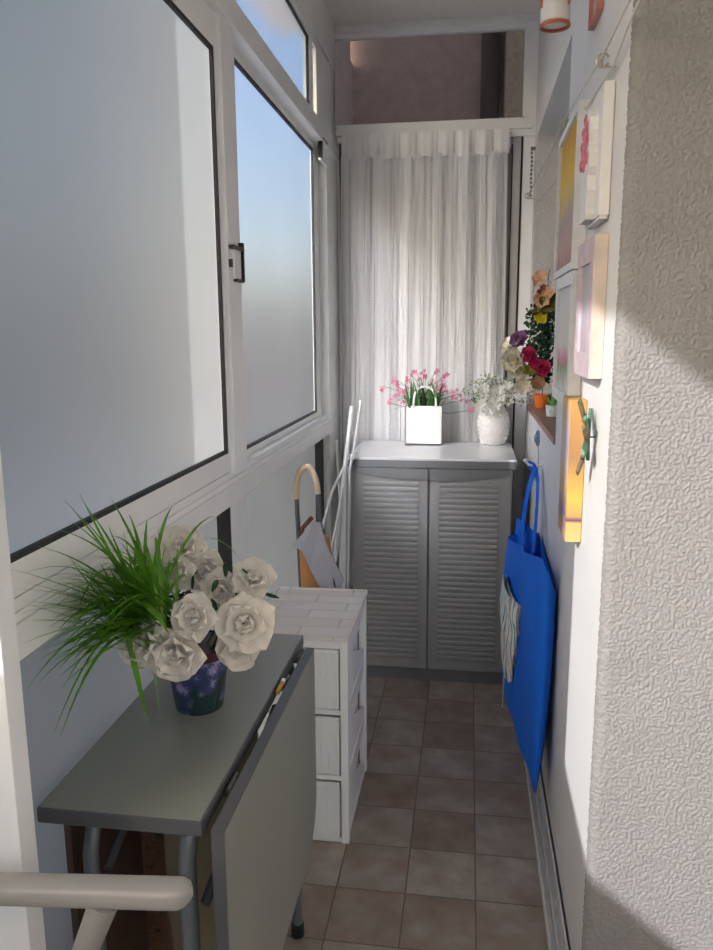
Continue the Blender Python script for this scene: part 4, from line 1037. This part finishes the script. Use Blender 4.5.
# bits of a pegs bag stored in the slot: yellow clothes pegs
cp_ = thing('clothes_peg', (-0.376, 1.45, 0.74), 'yellow clothes peg stuck in the gap between table top and leaf', 'clothes peg')
G().box((-0.379, 1.43, 0.738), (-0.3725, 1.475, 0.747), bev=0.001).done('peg_body', M('yellow_plastic', srgb(226, 160, 40), 0.4), cp_, smooth=False)
G().box((-0.379, 1.475, 0.738), (-0.3725, 1.488, 0.748), bev=0.001).done('peg_tip', PLW, cp_, smooth=False)

# ---- things stored under the table
BRN = M('dark_brown_board', srgb(92, 72, 62), 0.5, var=0.12, vs=8)
def marble():
    mt, nt, b = base_mat('veined_brown_frame'); b.inputs['Roughness'].default_value = 0.35
    nz = nt.nodes.new('ShaderNodeTexNoise'); nz.inputs['Scale'].default_value = 28; nz.inputs['Detail'].default_value = 6; nz.inputs['Distortion'].default_value = 3
    nt.links.new(coord(nt), nz.inputs['Vector']); nt.links.new(ramp(nt, nz.outputs[0], [(0.3, srgb(92, 62, 46)), (0.5, srgb(140, 104, 80)), (0.62, srgb(110, 76, 58)), (0.8, srgb(170, 136, 108))]), b.inputs['Base Color'])
    return mt
lp = thing('stored_picture', (-0.58, 1.2, 0), 'dark brown board with veined brown border leaning under the table', 'picture')
tilt = Ry(math.radians(3.0))
G().box((-0.640, 1.05, 0.0), (-0.628, 1.30, 0.70)).done('board', BRN, lp, smooth=False)
G().box((-0.642, 1.30, 0.0), (-0.600, 1.345, 0.70), bev=0.002).done('border', marble(), lp, smooth=False)
cbx = thing('cardboard_sheet', (-0.5, 1.37, 0), 'beige cardboard sheet standing under the table behind the brown board', 'cardboard')
G().box((-0.632, 1.365, 0.0), (-0.402, 1.372, 0.69), bev=0.0015).done('sheet', M('beige_card', srgb(190, 178, 142), 0.75, var=0.05), cbx, smooth=False)
g = G()
for k in range(26):
    z = 0.30+k*0.011
    g.box((-0.418, 1.3638, z), (-0.4145, 1.3652, z+random.choice([0.004, 0.006, 0.008])))
g.done('print', M('dark_print', srgb(60, 54, 48), 0.7), cbx, smooth=False)
pk = thing('pink_folder', (-0.53, 1.3, 0), 'pink sheet corner showing under the table beside the brown border', 'paper')
G().prism([(-0.560, 1.28, 0.0), (-0.500, 1.20, 0.0), (-0.560, 1.24, 0.44)], (0.0, 0.006, 0.0)).done('sheet', M('pink_card', srgb(206, 160, 160), 0.7), pk, smooth=False)

# ================================================================== FLOWER POT ON THE TABLE
PX, PY, PZ = -0.510, 1.345, TZ
fp_ = thing('potted_flowers', (PX, PY, PZ), 'dark blue floral pot of long grass and cream roses on the table', 'plant pot')
def floral():
    mt, nt, b = base_mat('dark_blue_floral'); b.inputs['Roughness'].default_value = 0.2
    v = nt.nodes.new('ShaderNodeTexVoronoi'); v.inputs['Scale'].default_value = 38; v.inputs['Randomness'].default_value = 1
    nz = nt.nodes.new('ShaderNodeTexNoise'); nz.inputs['Scale'].default_value = 40; nz.inputs['Detail'].default_value = 3
    mxv = nt.nodes.new('ShaderNodeVectorMath'); mxv.operation = 'MULTIPLY_ADD'; mxv.inputs[1].default_value = (0.025, 0.025, 0.025)
    nt.links.new(nz.outputs['Color'], mxv.inputs[0]); nt.links.new(coord(nt), mxv.inputs[2]); nt.links.new(mxv.outputs[0], v.inputs[0])
    c1 = ramp(nt, v.outputs['Distance'], [(0.0, srgb(184, 178, 214)), (0.34, srgb(140, 136, 186)), (0.5, srgb(70, 80, 124)), (1, srgb(44, 56, 92))])
    n3 = nt.nodes.new('ShaderNodeTexNoise'); n3.inputs['Scale'].default_value = 16; nt.links.new(coord(nt), n3.inputs['Vector'])
    f = ramp(nt, n3.outputs[0], [(0.46, (0, 0, 0, 1)), (0.56, (1, 1, 1, 1))])
    mx = nt.nodes.new('ShaderNodeMix'); mx.data_type = 'RGBA'; nt.links.new(f, mx.inputs[0]); nt.links.new(c1, mx.inputs[6]); mx.inputs[7].default_value = srgb(40, 66, 66)
    nt.links.new(mx.outputs[2], b.inputs['Base Color']); return mt
G().lathe([(0.044, 0.0), (0.046, 0.002), (0.0615, 0.115), (0.064, 0.118), (0.0645, 0.128), (0.061, 0.128), (0.058, 0.10), (0.0, 0.10)], (PX, PY, PZ), 40).done('pot', floral(), fp_)
G().lathe([(0.0652, 0.112), (0.066, 0.114), (0.066, 0.130), (0.062, 0.131), (0.060, 0.128)], (PX, PY, PZ), 40).done('pot_rim', M('maroon_rim', srgb(74, 30, 40), 0.3), fp_)
# grass
root = Vector((-0.560, 1.26, 0.955))
g = G()
for i in range(190):
    r0 = root+Vector((rnd(-0.03, 0.05), rnd(-0.07, 0.04), rnd(-0.05, 0.03)))
    r0.x = max(-0.602, r0.x)
    ty = 0.92+0.34*rnd(0, 1)**1.3; tz = rnd(0.985, 1.15); tx = rnd(-0.606, -0.53)
    if rnd(0, 1) < 0.18: ty = rnd(1.1, 1.35); tz = rnd(1.02, 1.13)
    g.blade(r0, (tx, ty, tz), rnd(0.0, 0.09), rnd(0.0028, 0.0050), 8)
g.done('short_grass', GRASS, fp_, recalc=False)
tips = [((-0.59, 0.905, 1.135), 0.05), ((-0.595, 0.90, 1.165), 0.03), ((-0.59, 0.91, 1.10), 0.07), ((-0.585, 0.905, 1.06), 0.06), ((-0.585, 0.90, 0.995), 0.10), ((-0.585, 0.955, 0.90), 0.14), ((-0.580, 0.962, 0.89), 0.15),
        ((-0.595, 0.96, 1.18), 0.05), ((-0.595, 1.05, 1.225), 0.03), ((-0.58, 1.03, 1.20), 0.04), ((-0.58, 0.98, 1.20), 0.06), ((-0.57, 1.015, 1.06), 0.17),
        ((-0.58, 1.09, 1.205), 0.03), ((-0.57, 1.05, 1.235), 0.01), ((-0.56, 1.13, 1.21), 0.03), ((-0.56, 1.19, 1.17), 0.06), ((-0.56, 1.38, 1.14), 0.08), ((-0.50, 1.51, 1.09), 0.12), ((-0.51, 1.64, 0.96), 0.20),
        ((-0.49, 1.56, 0.93), 0.16), ((-0.50, 1.35, 1.0), 0.10), ((-0.60, 1.10, 1.19), 0.05), ((-0.53, 1.20, 0.80), 0.18), ((-0.48, 1.22, 0.965), 0.14), ((-0.59, 0.93, 1.15), 0.08), ((-0.55, 1.08, 1.16), 0.10)]
g = G()
for tp, sg in tips:
    r0 = root+Vector((rnd(-0.02, 0.03), rnd(-0.03, 0.03), rnd(-0.05, 0.03)))
    g.blade(r0, tp, sg, rnd(0.0036, 0.0052), 12)
# the broad blade in front and the hanging one
g.blade((-0.565, 1.20, 1.015), (-0.475, 1.13, 0.985), 0.03, 0.0075, 10); g.blade((-0.57, 1.17, 0.98), (-0.540, 1.17, 0.80), 0.01, 0.0062, 10, side=(1, 0.2, 0))
g.done('long_grass', GRASS, fp_, recalc=False)
G().tube([(PX-0.01, PY, PZ+0.09), (-0.53, 1.30, 0.90), (-0.535, 1.27, 0.95)], 0.012, 8).done('grass_stem', GREEN, fp_)

def rose(c, n, r, par=fp_):
    n = Vector(n).normalized(); a = n.orthogonal().normalized(); b = n.cross(a); c = Vector(c)
    g = G(); ph = rnd(0, 6)
    for (k, rr, lift, cup, wd) in ((5, 1.0, 0.15, 0.18, 0.95), (5, 0.78, 0.55, 0.30, 0.85), (4, 0.50, 1.2, 0.35, 0.62), (3, 0.32, 2.0, 0.2, 0.42)):
        ph += 0.6
        for i in range(k):
            t = ph+2*math.pi*i/k+rnd(-0.12, 0.12); d = a*math.cos(t)+b*math.sin(t)
            base = c + n*(0.06*r*lift) + d*r*0.04
            g.petal(base, d+n*lift, n-d*lift*0.5, r*rr*rnd(0.92, 1.08), r*wd*rnd(1.05, 1.25), cup, 8, 6, curl=0.35)
    return g.done('rose', CREAM, par, recalc=False)
for c, n, r in [((-0.548, 1.200, 0.938), (-0.15, -1, 0.35), 0.052), ((-0.492, 1.205, 0.925), (0.10, -1, 0.0), 0.056), ((-0.468, 1.225, 0.978), (0.2, -0.9, 0.45), 0.044),
                ((-0.392, 1.27, 0.955), (0.35, -0.9, 0.3), 0.058), ((-0.408, 1.28, 0.905), (0.2, -1, -0.2), 0.044), ((-0.400, 1.36, 1.005), (0.3, -0.6, 0.7), 0.044),
                ((-0.560, 1.42, 1.045), (0.2, -0.7, 0.6), 0.050), ((-0.515, 1.42, 1.00), (0.2, -0.9, 0.3), 0.048), ((-0.46, 1.36, 0.985), (0.2, -1, 0.2), 0.044), ((-0.545, 1.36, 1.01), (0, -0.8, 0.5), 0.040)]:
    rose(c, n, r)
g = G()
for c in ((-0.548, 1.21, 0.93), (-0.492, 1.215, 0.92), (-0.395, 1.28, 0.95), (-0.56, 1.43, 1.035), (-0.515, 1.43, 0.99), (-0.402, 1.37, 0.995), (-0.41, 1.29, 0.90)):
    g.tube([(PX+rnd(-0.02, 0.02), PY, PZ+0.10), ((PX+c[0])/2, (PY+c[1])/2, (PZ+0.13+c[2])/2), c], 0.0022, 5)
g.done('stems', GREEN2, fp_)
g = G()
for i in range(46):
    p = Vector((rnd(-0.56, -0.40), rnd(1.28, 1.44), rnd(0.90, 1.02)))
    g.petal(p, (random.gauss(0.2, 1), random.gauss(-0.3, 1), random.gauss(0.3, 0.7)), (0, -0.5, 1), rnd(0.02, 0.04), 0.012, 0.1)
for (a, b_) in (((-0.37, 1.30, 0.94), (-0.355, 1.28, 0.895)), ((-0.38, 1.35, 0.985), (-0.335, 1.34, 0.975)), ((-0.39, 1.31, 0.92), (-0.35, 1.30, 0.885))):
    g.petal(a, Vector(b_)-Vector(a), (0, -0.7, 0.7), 0.04, 0.008, 0.1)
g.done('leaves', GREEN2, fp_, recalc=False)

# ================================================================== PLASTIC ARMCHAIR (front left, mostly out of frame)
ch = thing('garden_chair', (-0.72, 0.55, 0), 'white plastic garden chair, only its armrest in view at bottom left', 'chair')
CHW = M('chair_plastic', srgb(156, 153, 147), 0.4, var=0.02)
def arm(y, nm='armrest'):
    g = G(); rows = []
    n = 22
    for i in range(n+1):
        t = 1-(1-i/n)**2; x = -1.12+0.80*t
        zc = 0.772+0.026*max(0.0, min(1.0, (t-0.6)/0.4)); hw = 0.019*(1 if t < 0.97 else math.sqrt(max(0.0, 1-((t-0.97)/0.0305)**2))*0.4+0.6*(1-((t-0.97)/0.03)**4)); hh = 0.0135*(1 if t < 0.98 else math.sqrt(max(0.05, 1-((t-0.98)/0.0205)**2)))
        ring = []
        for k in range(16):
            a = 2*math.pi*k/16; ca, sa = math.cos(a), math.sin(a)
            ring.append(g.bm.verts.new((x, y+max(hw, 0.002)*math.copysign(abs(ca)**0.45, ca), zc+hh*math.copysign(abs(sa)**0.5, sa))))
        rows.append(ring)
    for A, B in zip(rows, rows[1:]):
        for k in range(16): g.bm.faces.new((A[k], A[(k+1) % 16], B[(k+1) % 16], B[k]))
    g.bm.faces.new(rows[0][::-1]); g.bm.faces.new(rows[-1])
    g.done(nm, CHW, ch)
for y in (0.79, 0.27): arm(y)
for y in (0.79, 0.27):
    G().tube([(-0.435, y, 0.775), (-0.475, y, 0.68), (-0.505, y+0.0, 0.55), (-0.50, y, 0.42), (-0.45, y, 0.0)], [0.019, 0.016, 0.018, 0.02, 0.018], 10).done('leg', CHW, ch)
    G().tube([(-1.10, y, 0.775), (-1.08, y, 0.5), (-1.14, y, 0.0)], [0.018, 0.02, 0.016], 10).done('leg', CHW, ch)
G().box((-1.08, 0.29, 0.42), (-0.50, 0.77, 0.445), bev=0.008).done('seat', CHW, ch)
g = G()
for k in range(7): g.box((-1.135, 0.315+k*0.062, 0.46), (-1.115, 0.355+k*0.062, 0.95), bev=0.004)
g.box((-1.14, 0.27, 0.93), (-1.11, 0.79, 0.98), bev=0.006); g.box((-1.14, 0.27, 0.44), (-1.11, 0.79, 0.47), bev=0.006); g.done('backrest', CHW, ch)
